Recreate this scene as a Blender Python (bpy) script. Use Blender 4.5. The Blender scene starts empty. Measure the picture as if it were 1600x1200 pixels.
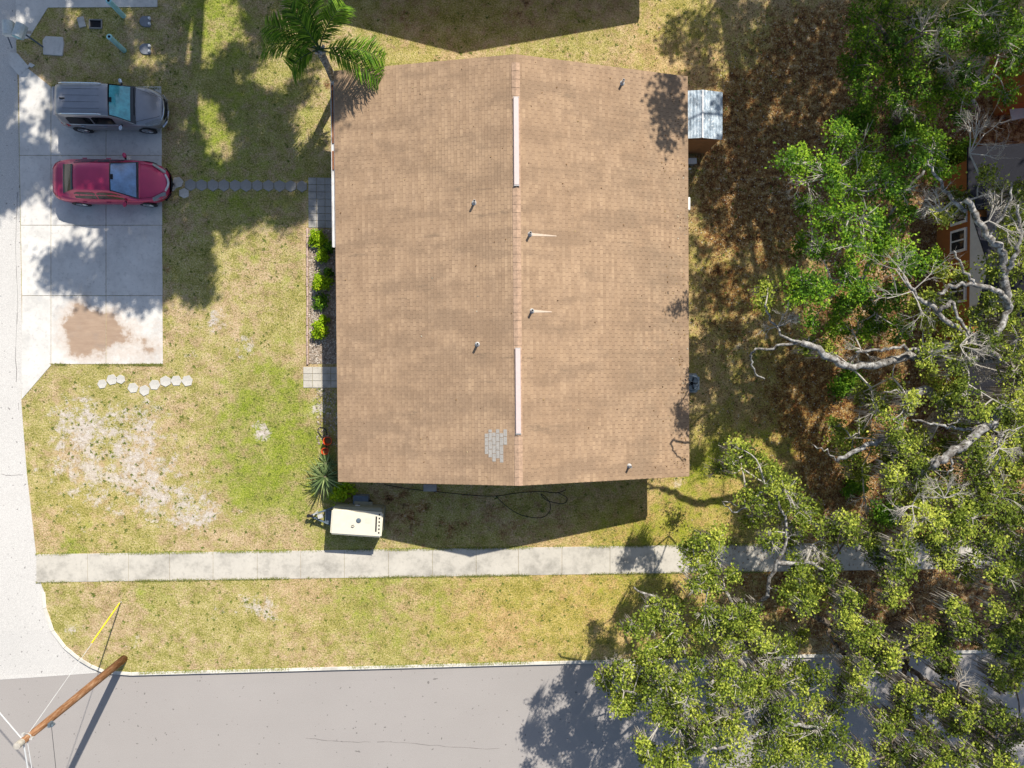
import bpy, bmesh, math, random
import numpy as np
from mathutils import Vector, Quaternion, Matrix
random.seed(7); RNG = np.random.default_rng(11)
R_ = math.radians; PI = math.pi
sc = bpy.context.scene; C = sc.collection

# ------------------------------------------------------------------ camera, sky, sun, exposure
CAM_H = 30.0; FPX = 1110.0
cam = bpy.data.cameras.new('camera'); camo = bpy.data.objects.new('camera', cam); C.objects.link(camo)
cam.sensor_fit = 'HORIZONTAL'; cam.sensor_width = 36; cam.lens = FPX/1600*36
cam.clip_end = 2000; cam.clip_start = 0.1
QC = Vector((-60, 15, -FPX)).normalized().rotation_difference(Vector((0, 0, -1)))
camo.rotation_mode = 'QUATERNION'; camo.rotation_quaternion = QC; camo.location = (0, 0, CAM_H)
sc.camera = camo
SUN_EL = R_(46.3); SUN_AZ = math.atan2(0.437, 0.90)
w = bpy.data.worlds.new("World"); sc.world = w; w.use_nodes = True
nt = w.node_tree; bg = nt.nodes['Background']
sky = nt.nodes.new('ShaderNodeTexSky'); sky.sky_type = 'NISHITA'; sky.sun_disc = False
sky.sun_elevation = SUN_EL; sky.sun_rotation = SUN_AZ; sky.air_density = 1.0; sky.dust_density = 1.0
nt.links.new(sky.outputs[0], bg.inputs[0]); bg.inputs[1].default_value = 0.105
sl = bpy.data.lights.new('sun', 'SUN'); sl.energy = 4.85; sl.angle = R_(0.53); sl.color = (1, 0.955, 0.875)
so = bpy.data.objects.new('sun', sl); C.objects.link(so)
sdir = Vector((math.sin(SUN_AZ)*math.cos(SUN_EL), math.cos(SUN_AZ)*math.cos(SUN_EL), math.sin(SUN_EL)))
so.rotation_mode = 'QUATERNION'; so.rotation_quaternion = sdir.to_track_quat('Z', 'Y'); so.location = sdir*60
sc.view_settings.view_transform = 'Standard'; sc.view_settings.look = 'None'
sc.view_settings.exposure = 0.40; sc.view_settings.gamma = 1
sc.cycles.max_bounces = 5; sc.cycles.transparent_max_bounces = 4
sc.cycles.caustics_reflective = False; sc.cycles.caustics_refractive = False

# plan coordinates: survey of the photograph -> metres on the plane z
def P(px, py, z=0.0):
    r = QC @ Vector((px-800, 600-py, -FPX)); k = (CAM_H-z)/-r.z
    return Vector((r.x*k, r.y*k, z))
def pix(v):
    q = QC.inverted() @ (Vector(v)-Vector((0, 0, CAM_H)))
    return (800+q.x/-q.z*FPX, 600-q.y/-q.z*FPX)

# ------------------------------------------------------------------ materials
class NT:
    def __init__(s, name):
        s.m = bpy.data.materials.new(name); s.m.use_nodes = True
        s.t = s.m.node_tree; s.b = s.t.nodes['Principled BSDF']; s.out = s.t.nodes['Material Output']
        s.tc = s.n('ShaderNodeTexCoord')
    def n(s, ty, **k):
        o = s.t.nodes.new(ty)
        for a, v in k.items(): setattr(o, a, v)
        return o
    def l(s, a, b): s.t.links.new(a, b)
    def noise(s, scale, detail=3, rough=.6, vec=None, dist=0):
        o = s.n('ShaderNodeTexNoise'); o.inputs['Scale'].default_value = scale; o.inputs['Detail'].default_value = detail
        o.inputs['Roughness'].default_value = rough; o.inputs['Distortion'].default_value = dist
        s.l(vec if vec else s.tc.outputs['Object'], o.inputs['Vector']); return o.outputs['Fac']
    def mapped(s, sx, sy, sz=1, rot=0):
        o = s.n('ShaderNodeMapping'); o.inputs['Scale'].default_value = (sx, sy, sz); o.inputs['Rotation'].default_value = (0, 0, rot)
        s.l(s.tc.outputs['Object'], o.inputs['Vector']); return o.outputs[0]
    def ramp(s, fac, stops, interp='LINEAR'):
        o = s.n('ShaderNodeValToRGB'); o.color_ramp.interpolation = interp; e = o.color_ramp.elements
        while len(e) < len(stops): e.new(0.5)
        for i, (p, c) in enumerate(stops):
            e[i].position = p; e[i].color = (*c, 1) if len(c) == 3 else c
        s.l(fac, o.inputs[0]); return o.outputs[0]
    def rr(s, fac, a, b):       # smooth 0..1 between a and b
        o = s.n('ShaderNodeMapRange'); o.interpolation_type = 'SMOOTHSTEP'; o.inputs[1].default_value = a; o.inputs[2].default_value = b
        s.l(fac, o.inputs[0]); return o.outputs[0]
    def mix(s, f, a, b, bt='MIX'):
        o = s.n('ShaderNodeMix', data_type='RGBA', blend_type=bt)
        for v, i in ((f, 0), (a, 6), (b, 7)):
            if hasattr(v, 'is_linked') or isinstance(v, bpy.types.NodeSocket): s.l(v, o.inputs[i])
            elif isinstance(v, (int, float)): o.inputs[i].default_value = v
            else: o.inputs[i].default_value = (*v, 1)
        return o.outputs[2]
    def math(s, op, a, b=0.0):
        o = s.n('ShaderNodeMath', operation=op)
        for v, i in ((a, 0), (b, 1)):
            if isinstance(v, bpy.types.NodeSocket): s.l(v, o.inputs[i])
            else: o.inputs[i].default_value = v
        return o.outputs[0]
    def attr(s, name):
        o = s.n('ShaderNodeAttribute'); o.attribute_name = name; return o.outputs['Fac']
    def bump(s, h, strength=.5, dist=.02):
        o = s.n('ShaderNodeBump'); o.inputs['Strength'].default_value = strength; o.inputs['Distance'].default_value = dist
        s.l(h, o.inputs['Height']); s.l(o.outputs[0], s.b.inputs['Normal'])
    def fin(s, col=None, rough=.85, spec=.3, metal=0, coat=0):
        if col is not None:
            if isinstance(col, bpy.types.NodeSocket): s.l(col, s.b.inputs['Base Color'])
            else: s.b.inputs['Base Color'].default_value = (*col, 1)
        if isinstance(rough, bpy.types.NodeSocket): s.l(rough, s.b.inputs['Roughness'])
        else: s.b.inputs['Roughness'].default_value = rough
        s.b.inputs['Specular IOR Level'].default_value = spec; s.b.inputs['Metallic'].default_value = metal
        s.b.inputs['Coat Weight'].default_value = coat; s.b.inputs['Coat Roughness'].default_value = .06
        return s.m

def simple(name, col, rough=.7, var=.18, scale=6, metal=0, spec=.4, coat=0, bump=0):
    t = NT(name); f = t.noise(scale, 4, .65)
    c = t.ramp(f, [(.3, tuple(x*(1-var) for x in col)), (.7, tuple(min(1, x*(1+var)) for x in col))])
    if bump: t.bump(t.noise(scale*6, 3), bump)
    return t.fin(c, rough, spec, metal, coat)

def lawn_mat():
    t = NT('lawn_grass')
    big = t.noise(.35, 3, .6); mid = t.noise(1.7, 4, .65); fine = t.noise(15, 4, .85); vf = t.noise(27, 2, .8)
    spk = t.math('ADD', t.math('MULTIPLY', fine, .62), t.math('MULTIPLY', vf, .38))
    spk = t.math('ADD', spk, t.math('MULTIPLY', t.math('SUBTRACT', mid, .5), .30))
    grass = t.ramp(spk, [(.34, (.06, .060, .014)), (.42, (.19, .185, .040)), (.49, (.34, .305, .085)), (.55, (.48, .395, .165)), (.65, (.70, .57, .36))])
    greenc = t.ramp(spk, [(.36, (.04, .08, .008)), (.45, (.15, .21, .018)), (.54, (.28, .32, .035)), (.63, (.46, .43, .12))])
    g = t.rr(t.math('ADD', t.math('MINIMUM', t.attr('green'), .62), t.math('ADD', t.math('MULTIPLY', t.math('SUBTRACT', mid, .5), 1.6), t.math('MULTIPLY', t.math('SUBTRACT', t.noise(.9, 4, .7), .5), 1.4))), .2, .8)
    col = t.mix(g, grass, greenc)
    tanc = t.ramp(spk, [(.36, (.19, .115, .065)), (.48, (.46, .31, .185)), (.60, (.66, .49, .34))])
    tn = t.rr(t.math('ADD', t.math('MULTIPLY', big, .5), t.math('MULTIPLY', t.noise(2.6, 4, .7), .5)), .45, .58)
    tn = t.math('MULTIPLY', tn, t.math('SUBTRACT', 1.0, t.math('MULTIPLY', g, .8)))
    col = t.mix(t.math('MULTIPLY', tn, .75), col, tanc)
    sandc = t.ramp(t.noise(7, 4, .7), [(.3, (.42, .34, .27)), (.55, (.58, .51, .44)), (.75, (.68, .63, .57))])
    s0 = t.math('ADD', t.math('MINIMUM', t.attr('sand'), .72), t.math('ADD', t.math('MULTIPLY', t.math('SUBTRACT', t.noise(3.2, 6, .78), .5), 1.7), t.math('MULTIPLY', t.math('SUBTRACT', t.noise(1.1, 4, .7), .5), 1.5)))
    s0 = t.math('ADD', s0, t.math('MULTIPLY', t.math('SUBTRACT', fine, .5), .7))
    col = t.mix(t.rr(s0, .55, .90), col, sandc)
    lit = t.ramp(t.math('ADD', t.math('MULTIPLY', fine, .4), t.math('MULTIPLY', t.noise(3.5, 5, .75), .6)),
                 [(.38, (.035, .016, .010)), (.46, (.14, .062, .030)), (.50, (.27, .14, .055)), (.55, (.40, .28, .12)), (.62, (.58, .47, .40))])
    l0 = t.math('ADD', t.attr('litter'), t.math('MULTIPLY', t.math('SUBTRACT', t.noise(1.3, 5, .72), .5), 1.7))
    col = t.mix(t.rr(l0, .35, .75), col, lit)
    col = t.mix(t.math('MULTIPLY', t.attr('gold'), .6), col, t.mix(1.0, col, (1.15, 1.0, .50), 'MULTIPLY'))
    dk = t.rr(t.noise(9, 2, .5, vec=t.mapped(1, 1, 1, .4)), .66, .70)
    col = t.mix(t.math('MULTIPLY', dk, .55), col, (.05, .05, .018))
    t.bump(spk, 1.0, .05)
    return t.fin(col, .95, .1)

def concrete(name, base=(.56, .535, .49), stain=.22, dirt=False, speck=1.0):
    t = NT(name)
    a = t.noise(.9, 5, .7); b = t.noise(6, 5, .7); c = t.noise(60, 2, .6)
    col = t.ramp(a, [(.3, tuple(x*(1-stain*1.5) for x in base)), (.5, base), (.7, tuple(x*1.13 for x in base))])
    col = t.mix(t.math('MULTIPLY', t.rr(b, .52, .68), .35*speck), col, tuple(x*.55 for x in base))
    col = t.mix(t.math('MULTIPLY', t.rr(c, .55, .75), .25*speck), col, tuple(x*.6 for x in base))
    if dirt:
        d0 = t.math('ADD', t.attr('dirt'), t.math('MULTIPLY', t.math('SUBTRACT', t.noise(1.6, 6, .72), .5), 1.3))
        dc = t.ramp(t.noise(2.5, 5, .7, vec=t.mapped(.6, 2.2, 1, .3)), [(.3, (.27, .17, .105)), (.7, (.38, .26, .17))])
        halo = t.mix(t.math('MULTIPLY', t.rr(d0, .10, .5), .6), col, (.50, .40, .32))
        col = t.mix(t.math('MULTIPLY', t.rr(d0, .42, .66), .85), halo, dc)
        blot = t.rr(t.noise(1.4, 6, .75), .5, .72); col = t.mix(t.math('MULTIPLY', blot, .22), col, (.22, .21, .20))
        oil = t.rr(t.math('ADD', t.attr('oil'), t.math('MULTIPLY', t.math('SUBTRACT', t.noise(5, 5, .75), .5), 2.2)), .6, .9)
        col = t.mix(t.math('MULTIPLY', oil, .6), col, (.10, .09, .085))
    t.bump(t.noise(40, 4, .7), .35, .01)
    return t.fin(col, .9, .2)

def asphalt(name, base, grit, crack=0):
    t = NT(name)
    a = t.noise(.25, 4, .6); g = t.noise(45, 3, .8); m = t.noise(4, 4, .6)
    lng = t.noise(.8, 4, .6, vec=t.mapped(.12, 1.6, 1, -.02))
    col = t.ramp(a, [(.3, tuple(x*.93 for x in base)), (.7, tuple(x*1.07 for x in base))])
    col = t.mix(t.math('MULTIPLY', t.rr(lng, .5, .7), .14), col, tuple(x*.8 for x in base))
    col = t.mix(t.math('MULTIPLY', t.rr(m, .5, .75), .12), col, tuple(x*.75 for x in base))
    gr = t.ramp(g, [(.35, tuple(x*(1-grit) for x in base)), (.65, tuple(min(.8, x*(1+grit)) for x in base))])
    col = t.mix(.5, col, gr)
    sp = t.rr(t.noise(7, 1, .4), .735, .76)
    col = t.mix(t.math('MULTIPLY', sp, .6), col, (.08, .07, .065))
    t.bump(g, .5, .01)
    return t.fin(col, .88, .25)

def shingle_mat():
    t = NT('roof_shingles')
    sep = t.n('ShaderNodeSeparateXYZ'); t.l(t.tc.outputs['Object'], sep.inputs[0])
    cmb = t.n('ShaderNodeCombineXYZ'); t.l(sep.outputs['Y'], cmb.inputs[0]); t.l(t.math('ABSOLUTE', sep.outputs['X']), cmb.inputs[1])
    br = t.n('ShaderNodeTexBrick'); t.l(cmb.outputs[0], br.inputs['Vector'])
    br.inputs['Scale'].default_value = 1; br.inputs['Brick Width'].default_value = .30; br.inputs['Row Height'].default_value = .113
    br.inputs['Mortar Size'].default_value = 0; br.inputs['Mortar Smooth'].default_value = .3; br.inputs['Bias'].default_value = .15
    br.inputs['Color1'].default_value = (.48, .325, .198, 1); br.inputs['Color2'].default_value = (.355, .236, .146, 1)
    br.inputs['Mortar'].default_value = (.11, .07, .045, 1)
    # wider batches of slightly different courses
    br2 = t.n('ShaderNodeTexBrick'); t.l(cmb.outputs[0], br2.inputs['Vector'])
    br2.inputs['Scale'].default_value = 1; br2.inputs['Brick Width'].default_value = .90; br2.inputs['Row Height'].default_value = .113
    br2.inputs['Mortar Size'].default_value = 0; br2.inputs['Color1'].default_value = (1.0, 1.0, 1.0, 1); br2.inputs['Color2'].default_value = (.84, .82, .80, 1)
    col = t.mix(1.0, br.outputs['Color'], br2.outputs['Color'], 'MULTIPLY')
    st = t.noise(1.0, 5, .65, vec=t.mapped(.45, 1.3)); st2 = t.noise(.45, 3, .6)
    col = t.mix(t.math('MULTIPLY', t.rr(st, .44, .62), .55), col, (.17, .112, .072))
    col = t.mix(t.math('MULTIPLY', t.rr(st2, .42, .62), .3), col, (.25, .155, .09))
    drk = t.rr(t.noise(1.1, 5, .72, vec=t.mapped(.4, 1.9, 1, .0)), .60, .74)
    col = t.mix(t.math('MULTIPLY', drk, .75), col, (.11, .08, .055))
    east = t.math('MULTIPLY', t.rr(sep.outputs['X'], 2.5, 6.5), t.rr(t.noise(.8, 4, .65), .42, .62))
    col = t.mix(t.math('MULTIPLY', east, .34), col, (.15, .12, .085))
    ax = t.math('ABSOLUTE', sep.outputs['X']); rw = t.math('DIVIDE', ax, .113); par = t.math('MULTIPLY', t.math('MODULO', t.math('FLOOR', rw), 2.0), .5)
    fy = t.math('FRACT', t.math('ADD', t.math('ADD', t.math('DIVIDE', sep.outputs['Y'], .30), par), 100.0)); fx = t.math('FRACT', rw)
    slot = t.math('SUBTRACT', 1.0, t.rr(fy, .05, .13)); seamx = t.math('SUBTRACT', 1.0, t.rr(fx, .0, .16))
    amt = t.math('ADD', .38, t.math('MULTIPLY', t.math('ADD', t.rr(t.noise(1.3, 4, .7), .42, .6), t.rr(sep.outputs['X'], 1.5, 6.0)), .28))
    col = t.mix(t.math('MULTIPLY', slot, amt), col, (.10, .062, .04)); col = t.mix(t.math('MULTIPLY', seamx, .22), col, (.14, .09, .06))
    gr = t.noise(70, 2, .7)
    col = t.mix(.28, col, t.ramp(gr, [(.3, (.15, .09, .055)), (.7, (.60, .44, .29))]))
    t.bump(t.math('MAXIMUM', slot, seamx), -.5, .01)
    return t.fin(col, .95, .12)

def leaf_mat(name, dark, mid, bright, trans=.35):
    t = NT(name); f = t.attr('tint')
    col = t.ramp(f, [(0, dark), (.5, mid), (1, bright)])
    t.fin(col, .6, .12)
    tr = t.n('ShaderNodeBsdfTranslucent'); t.l(t.mix(.5, col, bright), tr.inputs[0])
    mx = t.n('ShaderNodeMixShader'); mx.inputs[0].default_value = trans
    t.l(t.b.outputs[0], mx.inputs[1]); t.l(tr.outputs[0], mx.inputs[2]); t.l(mx.outputs[0], t.out.inputs[0])
    return t.m

def tint_mat(name, stops, rough=.9):
    t = NT(name); return t.fin(t.ramp(t.attr('tint'), stops), rough, .15)

def bark_mat(name, a, b):
    t = NT(name)
    n = t.noise(7, 5, .75); m = t.noise(2.2, 3, .6)
    col = t.ramp(n, [(.40, a), (.52, tuple((x+y)/2 for x, y in zip(a, b))), (.60, b)])
    col = t.mix(t.math('MULTIPLY', t.rr(m, .5, .65), .5), col, a)
    t.bump(n, .8, .03); return t.fin(col, .95, .1)

M = {}
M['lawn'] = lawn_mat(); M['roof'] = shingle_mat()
M['conc'] = concrete('parking_concrete', (.62, .59, .54), .12, True)
M['walk'] = concrete('sidewalk_concrete', (.50, .46, .39), .26)
M['kerb'] = concrete('kerb_concrete', (.62, .58, .50), .2)
M['paver'] = concrete('paver_concrete', (.38, .36, .33), .25)
M['hexs'] = concrete('stepping_stone_concrete', (.54, .51, .45), .28)
M['hexd'] = concrete('worn_stepping_stone', (.30, .285, .26), .15)
M['road'] = asphalt('road_asphalt', (.335, .305, .28), .28)
M['street'] = asphalt('old_street_asphalt', (.54, .51, .47), .5)
M['soil'] = simple('soil', (.17, .16, .07), .95, .35, 2)
M['wall'] = simple('tan_wall', (.45, .36, .27), .85, .08, 3)
M['white'] = simple('white_paint', (.74, .73, .70), .5, .08, 8)
M['vent'] = simple('pale_ridge_vent', (.60, .48, .44), .6, .06, 10)
M['gutter'] = simple('gutter_metal', (.62, .60, .58), .4, .2, 5)
M['rust'] = simple('rusty_metal', (.22, .09, .04), .8, .4, 20)
M['lead'] = simple('lead_pipe', (.46, .45, .43), .45, .2, 20)
M['blackp'] = simple('black_rubber', (.015, .015, .016), .6, .3, 30)
M['dark'] = simple('dark_opening', (.01, .01, .012), .8, .3, 10)
M['patch'] = simple('grey_shingle', (.34, .315, .28), .95, .2, 18)
M['pstain'] = simple('pale_runoff', (.58, .45, .34), .95, .1, 12)
M['orangew'] = simple('orange_brown_siding', (.33, .115, .025), .8, .12, 4)
M['whites'] = simple('white_siding', (.62, .63, .62), .7, .08, 5)
M['darkroof'] = simple('charcoal_shingles', (.016, .016, .022), .95, .35, 22)
M['zinc'] = None
t = NT('galvanised_roofing')
z1 = t.noise(3.5, 5, .75, vec=t.mapped(1.6, .8)); z2 = t.rr(t.noise(9, 4, .8), .58, .66)
zc = t.ramp(z1, [(.36, (.12, .15, .18)), (.5, (.27, .33, .38)), (.62, (.46, .51, .54))])
M['zinc'] = t.fin(t.mix(t.math('MULTIPLY', z2, .7), zc, (.75, .75, .73)), .55, .4, .25)
M['bark'] = bark_mat('grey_lichen_bark', (.10, .085, .07), (.46, .44, .40))
M['barkb'] = bark_mat('brown_bark', (.07, .05, .035), (.27, .22, .17))
M['dead'] = simple('bare_grey_twigs', (.42, .38, .32), .9, .25, 9)
M['leaf'] = leaf_mat('oak_leaves', (.030, .050, .008), (.165, .225, .024), (.54, .57, .085), .26)
M['leafg'] = leaf_mat('deep_green_leaves', (.015, .045, .006), (.085, .20, .012), (.36, .52, .035), .28)
M['leafy'] = leaf_mat('yellow_green_leaves', (.10, .20, .008), (.28, .46, .012), (.62, .62, .03), .3)
M['leafx'] = leaf_mat('tall_tree_leaves', (.02, .05, .01), (.05, .10, .02), (.12, .17, .03), .12)
M['palm'] = leaf_mat('palm_leaflets', (.02, .06, .008), (.09, .20, .015), (.26, .42, .03), .25)
M['yucca'] = leaf_mat('sword_leaves', (.05, .09, .03), (.16, .22, .08), (.32, .38, .15), .15)
M['moss'] = tint_mat('hanging_moss', [(0, (.14, .12, .095)), (.5, (.34, .30, .25)), (1, (.56, .51, .44))])
M['blade'] = tint_mat('grass_blades', [(0, (.06, .09, .015)), (.35, (.17, .20, .035)), (.65, (.30, .28, .07)), (1, (.46, .38, .19))])
M['litter'] = tint_mat('fallen_leaves', [(0, (.07, .035, .018)), (.45, (.20, .105, .045)), (.8, (.36, .25, .11)), (1, (.50, .44, .34))])
M['pebble'] = tint_mat('pebbles', [(0, (.13, .10, .07)), (.5, (.36, .29, .22)), (1, (.60, .53, .44))])
M['polew'] = None
t = NT('weathered_pole_wood')
pw = t.noise(3, 5, .75, vec=t.mapped(6, 6, .8))
M['polew'] = t.fin(t.ramp(pw, [(.3, (.12, .055, .025)), (.5, (.27, .13, .06)), (.7, (.42, .27, .17))]), .9, .15)
M['wire'] = simple('pale_cable', (.55, .55, .54), .5, .1, 4)
M['wired'] = simple('dark_cable', (.06, .06, .06), .5, .1, 4)
M['yellow'] = simple('yellow_plastic', (.75, .62, .02), .5, .08, 4)
M['teal'] = simple('teal_plastic', (.36, .66, .66), .45, .12, 6)
M['cream'] = simple('cream_fibreglass', (.70, .64, .50), .35, .05, 4, coat=.3)
M['beige'] = simple('beige_panel', (.27, .26, .18), .6, .1, 3)
M['steel'] = simple('painted_steel', (.10, .13, .16), .45, .2, 9)
M['ac'] = simple('ac_metal', (.28, .34, .38), .5, .15, 8)
M['red'] = simple('orange_red_plastic', (.72, .085, .02), .4, .12, 9)
M['mailb'] = simple('mailbox_metal', (.52, .55, .52), .5, .15, 12)
M['grey'] = simple('grey_plastic', (.20, .21, .23), .6, .15, 10)
M['glassd'] = simple('window_glass', (.02, .025, .03), .05, .1, 3, spec=.8)
M['sunshade'] = simple('teal_sunshade_behind_glass', (.10, .42, .45), .12, .35, 3, spec=.6, coat=.8)
M['glassb'] = simple('painted_blue_reflection', (.11, .23, .40), .06, .5, 2, spec=.9, coat=.7)  # bright blue paints the reflection on the sedan windshield
M['glassk'] = simple('dark_car_glass', (.008, .009, .011), .08, .2, 3, spec=.6)
def paint(name, col, metal=.35):
    t = NT(name); f = t.noise(1.5, 3, .6)
    c = t.ramp(f, [(.3, tuple(x*.92 for x in col)), (.7, tuple(x*1.08 for x in col))])
    d = t.rr(t.noise(22, 4, .8), .6, .75)
    c = t.mix(t.math('MULTIPLY', d, .12), c, (.4, .37, .33))
    return t.fin(c, .36, .5, metal, .6)
M['suvp'] = paint('charcoal_metallic', (.29, .285, .295), .45)
M['redp'] = paint('faded_red_metallic', (.52, .035, .105), .35)
M['lampc'] = simple('headlight_lens', (.22, .22, .22), .12, .15, 18, coat=.8)
M['lampr'] = simple('tail_light_lens', (.40, .015, .02), .2, .1, 12, coat=.6)
M['chrome'] = simple('chrome_trim', (.62, .63, .65), .22, .05, 5, metal=.85)
M['rim'] = simple('alloy_wheel', (.50, .50, .51), .3, .1, 9, metal=.6)

# ------------------------------------------------------------------ object helpers
def tag(o, label=None, cat=None, group=None, kind=None):
    if label: o['label'] = label
    if cat: o['category'] = cat
    if group: o['group'] = group
    if kind: o['kind'] = kind
    return o
def empty(name, loc, rz=0, label=None, cat=None, group=None):
    o = bpy.data.objects.new(name, None); C.objects.link(o); o.location = loc; o.rotation_euler = (0, 0, rz)
    o.empty_display_size = .2
    return tag(o, label, cat, group)
class MB:
    def __init__(s): s.v = []; s.f = []
    def add(s, vs, fs):
        k = len(s.v); s.v += [tuple(v) for v in vs]; s.f += [tuple(i+k for i in f) for f in fs]; return s
    def box(s, c, d, rz=0, taper=1):
        x, y, z = d[0]/2, d[1]/2, d[2]/2; vs = []
        for sz in (-1, 1):
            tt = taper if sz > 0 else 1
            for sx, sy in ((-1, -1), (1, -1), (1, 1), (-1, 1)):
                a, b = sx*x*tt, sy*y*tt
                vs.append((c[0]+a*math.cos(rz)-b*math.sin(rz), c[1]+a*math.sin(rz)+b*math.cos(rz), c[2]+sz*z))
        return s.add(vs, [(3, 2, 1, 0), (4, 5, 6, 7), (0, 1, 5, 4), (1, 2, 6, 5), (2, 3, 7, 6), (3, 0, 4, 7)])
    def tube(s, pts, rad, n=8, cap=True):
        pts = [Vector(p) for p in pts]; m = len(pts)
        if not hasattr(rad, '__len__'): rad = [rad]*m
        k = len(s.v); prev = None
        for i, p in enumerate(pts):
            d = (pts[min(i+1, m-1)]-pts[max(i-1, 0)])
            if d.length < 1e-6: d = Vector((0, 0, 1))
            d.normalize()
            if prev is None:
                prev = d.orthogonal().normalized()
            u = (prev-d*prev.dot(d))
            if u.length < 1e-4: u = d.orthogonal()
            u.normalize(); prev = u; q = d.cross(u)
            for j in range(n):
                a = 2*PI*j/n; s.v.append(tuple(p+(u*math.cos(a)+q*math.sin(a))*rad[i]))
        for i in range(m-1):
            for j in range(n):
                s.f.append((k+i*n+j, k+i*n+(j+1) % n, k+(i+1)*n+(j+1) % n, k+(i+1)*n+j))
        if cap:
            s.f.append(tuple(k+j for j in reversed(range(n)))); s.f.append(tuple(k+(m-1)*n+j for j in range(n)))
        return s
    def lathe(s, prof, c=(0, 0, 0), n=20, axis='z'):
        k = len(s.v); m = len(prof)
        for r, z in prof:
            for j in range(n):
                a = 2*PI*j/n; x, y = r*math.cos(a), r*math.sin(a)
                s.v.append((c[0]+x, c[1]+y, c[2]+z) if axis == 'z' else (c[0]+x, c[1]+z, c[2]+y))
        for i in range(m-1):
            for j in range(n):
                f = (k+i*n+j, k+i*n+(j+1) % n, k+(i+1)*n+(j+1) % n, k+(i+1)*n+j)
                s.f.append(f if axis == 'z' else f[::-1])
        return s
    def prism(s, poly, z0, z1):
        n = len(poly); vs = [(p[0], p[1], z0) for p in poly]+[(p[0], p[1], z1) for p in poly]
        return s.add(vs, [tuple(reversed(range(n))), tuple(range(n, 2*n))]+[(i, (i+1) % n, (i+1) % n+n, i+n) for i in range(n)])
    def build(s, name, mat, parent=None, smooth=False, bevel=0, sub=0, seg=2):
        me = bpy.data.meshes.new(name); me.from_pydata(s.v, [], s.f); me.update()
        bm = bmesh.new(); bm.from_mesh(me); bmesh.ops.recalc_face_normals(bm, faces=bm.faces)
        if bevel: bmesh.ops.bevel(bm, geom=bm.edges[:], offset=bevel, segments=seg, affect='EDGES', clamp_overlap=True)
        bm.to_mesh(me); bm.free()
        if smooth: me.polygons.foreach_set('use_smooth', [True]*len(me.polygons))
        me.materials.append(mat); o = bpy.data.objects.new(name, me); C.objects.link(o)
        if parent: o.parent = parent
        if sub:
            md = o.modifiers.new('s', 'SUBSURF'); md.levels = md.render_levels = sub
        return o
def rawmesh(name, V, nper, mat, tint=None, parent=None, loc=None):
    """V: (N, nper, 3) array, one polygon per row"""
    V = np.asarray(V, np.float32)
    N = V.shape[0]
    if loc is not None: V = V-np.array(loc, np.float32)
    me = bpy.data.meshes.new(name); me.vertices.add(N*nper); me.vertices.foreach_set('co', V.ravel())
    me.loops.add(N*nper); me.loops.foreach_set('vertex_index', np.arange(N*nper, dtype=np.int32))
    me.polygons.add(N); me.polygons.foreach_set('loop_start', np.arange(0, N*nper, nper, dtype=np.int32))
    try: me.polygons.foreach_set('loop_total', np.full(N, nper, np.int32))
    except Exception: pass
    me.update(calc_edges=True)
    if tint is not None:
        a = me.attributes.new('tint', 'FLOAT', 'FACE'); a.data.foreach_set('value', np.asarray(tint, np.float32))
    me.materials.append(mat); o = bpy.data.objects.new(name, me); C.objects.link(o)
    if parent: o.parent = parent
    return o
def copy_tree(o, parent=None):
    c = o.copy(); C.objects.link(c); c.parent = parent
    for ch in [x for x in bpy.data.objects if x.parent == o]: copy_tree(ch, c)
    return c
def leaves(cent, L, Wd, up=.55, jit=.3):
    """diamond leaves around centres; returns (N,4,3)"""
    n = len(cent)
    nrm = RNG.normal(size=(n, 3)); nrm[:, 2] = np.abs(nrm[:, 2])+up*2; nrm /= np.linalg.norm(nrm, axis=1)[:, None]
    a = np.cross(nrm, RNG.normal(size=(n, 3))); a /= np.linalg.norm(a, axis=1)[:, None]
    b = np.cross(nrm, a); s = RNG.uniform(1-jit, 1+jit, (n, 1))
    a = a*L*s*.5; b = b*Wd*s*.5
    return np.stack([cent-a, cent+b*1.0-a*.15, cent+a, cent-b-a*.15], axis=1)

# ------------------------------------------------------------------ setting: ground, lawn, roads
def struct(o): o['kind'] = 'structure'; return o
g = MB(); S = 500; g.add([(-S, -S, -.16), (S, -S, -.16), (S, S, -.16), (-S, S, -.16)], [(0, 1, 2, 3)])
struct(g.build('ground', M['soil']))

def bline(x):  # back edge of the lower road kerb
    a = P(205, 1051); b = P(1000, 1030); return a.y+(b.y-a.y)*(x-a.x)/(b.x-a.x)
LEFT = [(70, 925), (72, 950), (84, 985), (103, 1010), (125, 1028), (143, 1039), (165, 1048), (205, 1051)]
LEFTW = [P(*p) for p in LEFT]
EDGE = [P(*p) for p in [(25, -300), (25, 60), (28, 140), (31, 300), (35, 560), (33, 625), (42, 740), (56, 862), (66, 920)]]+LEFTW
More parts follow.
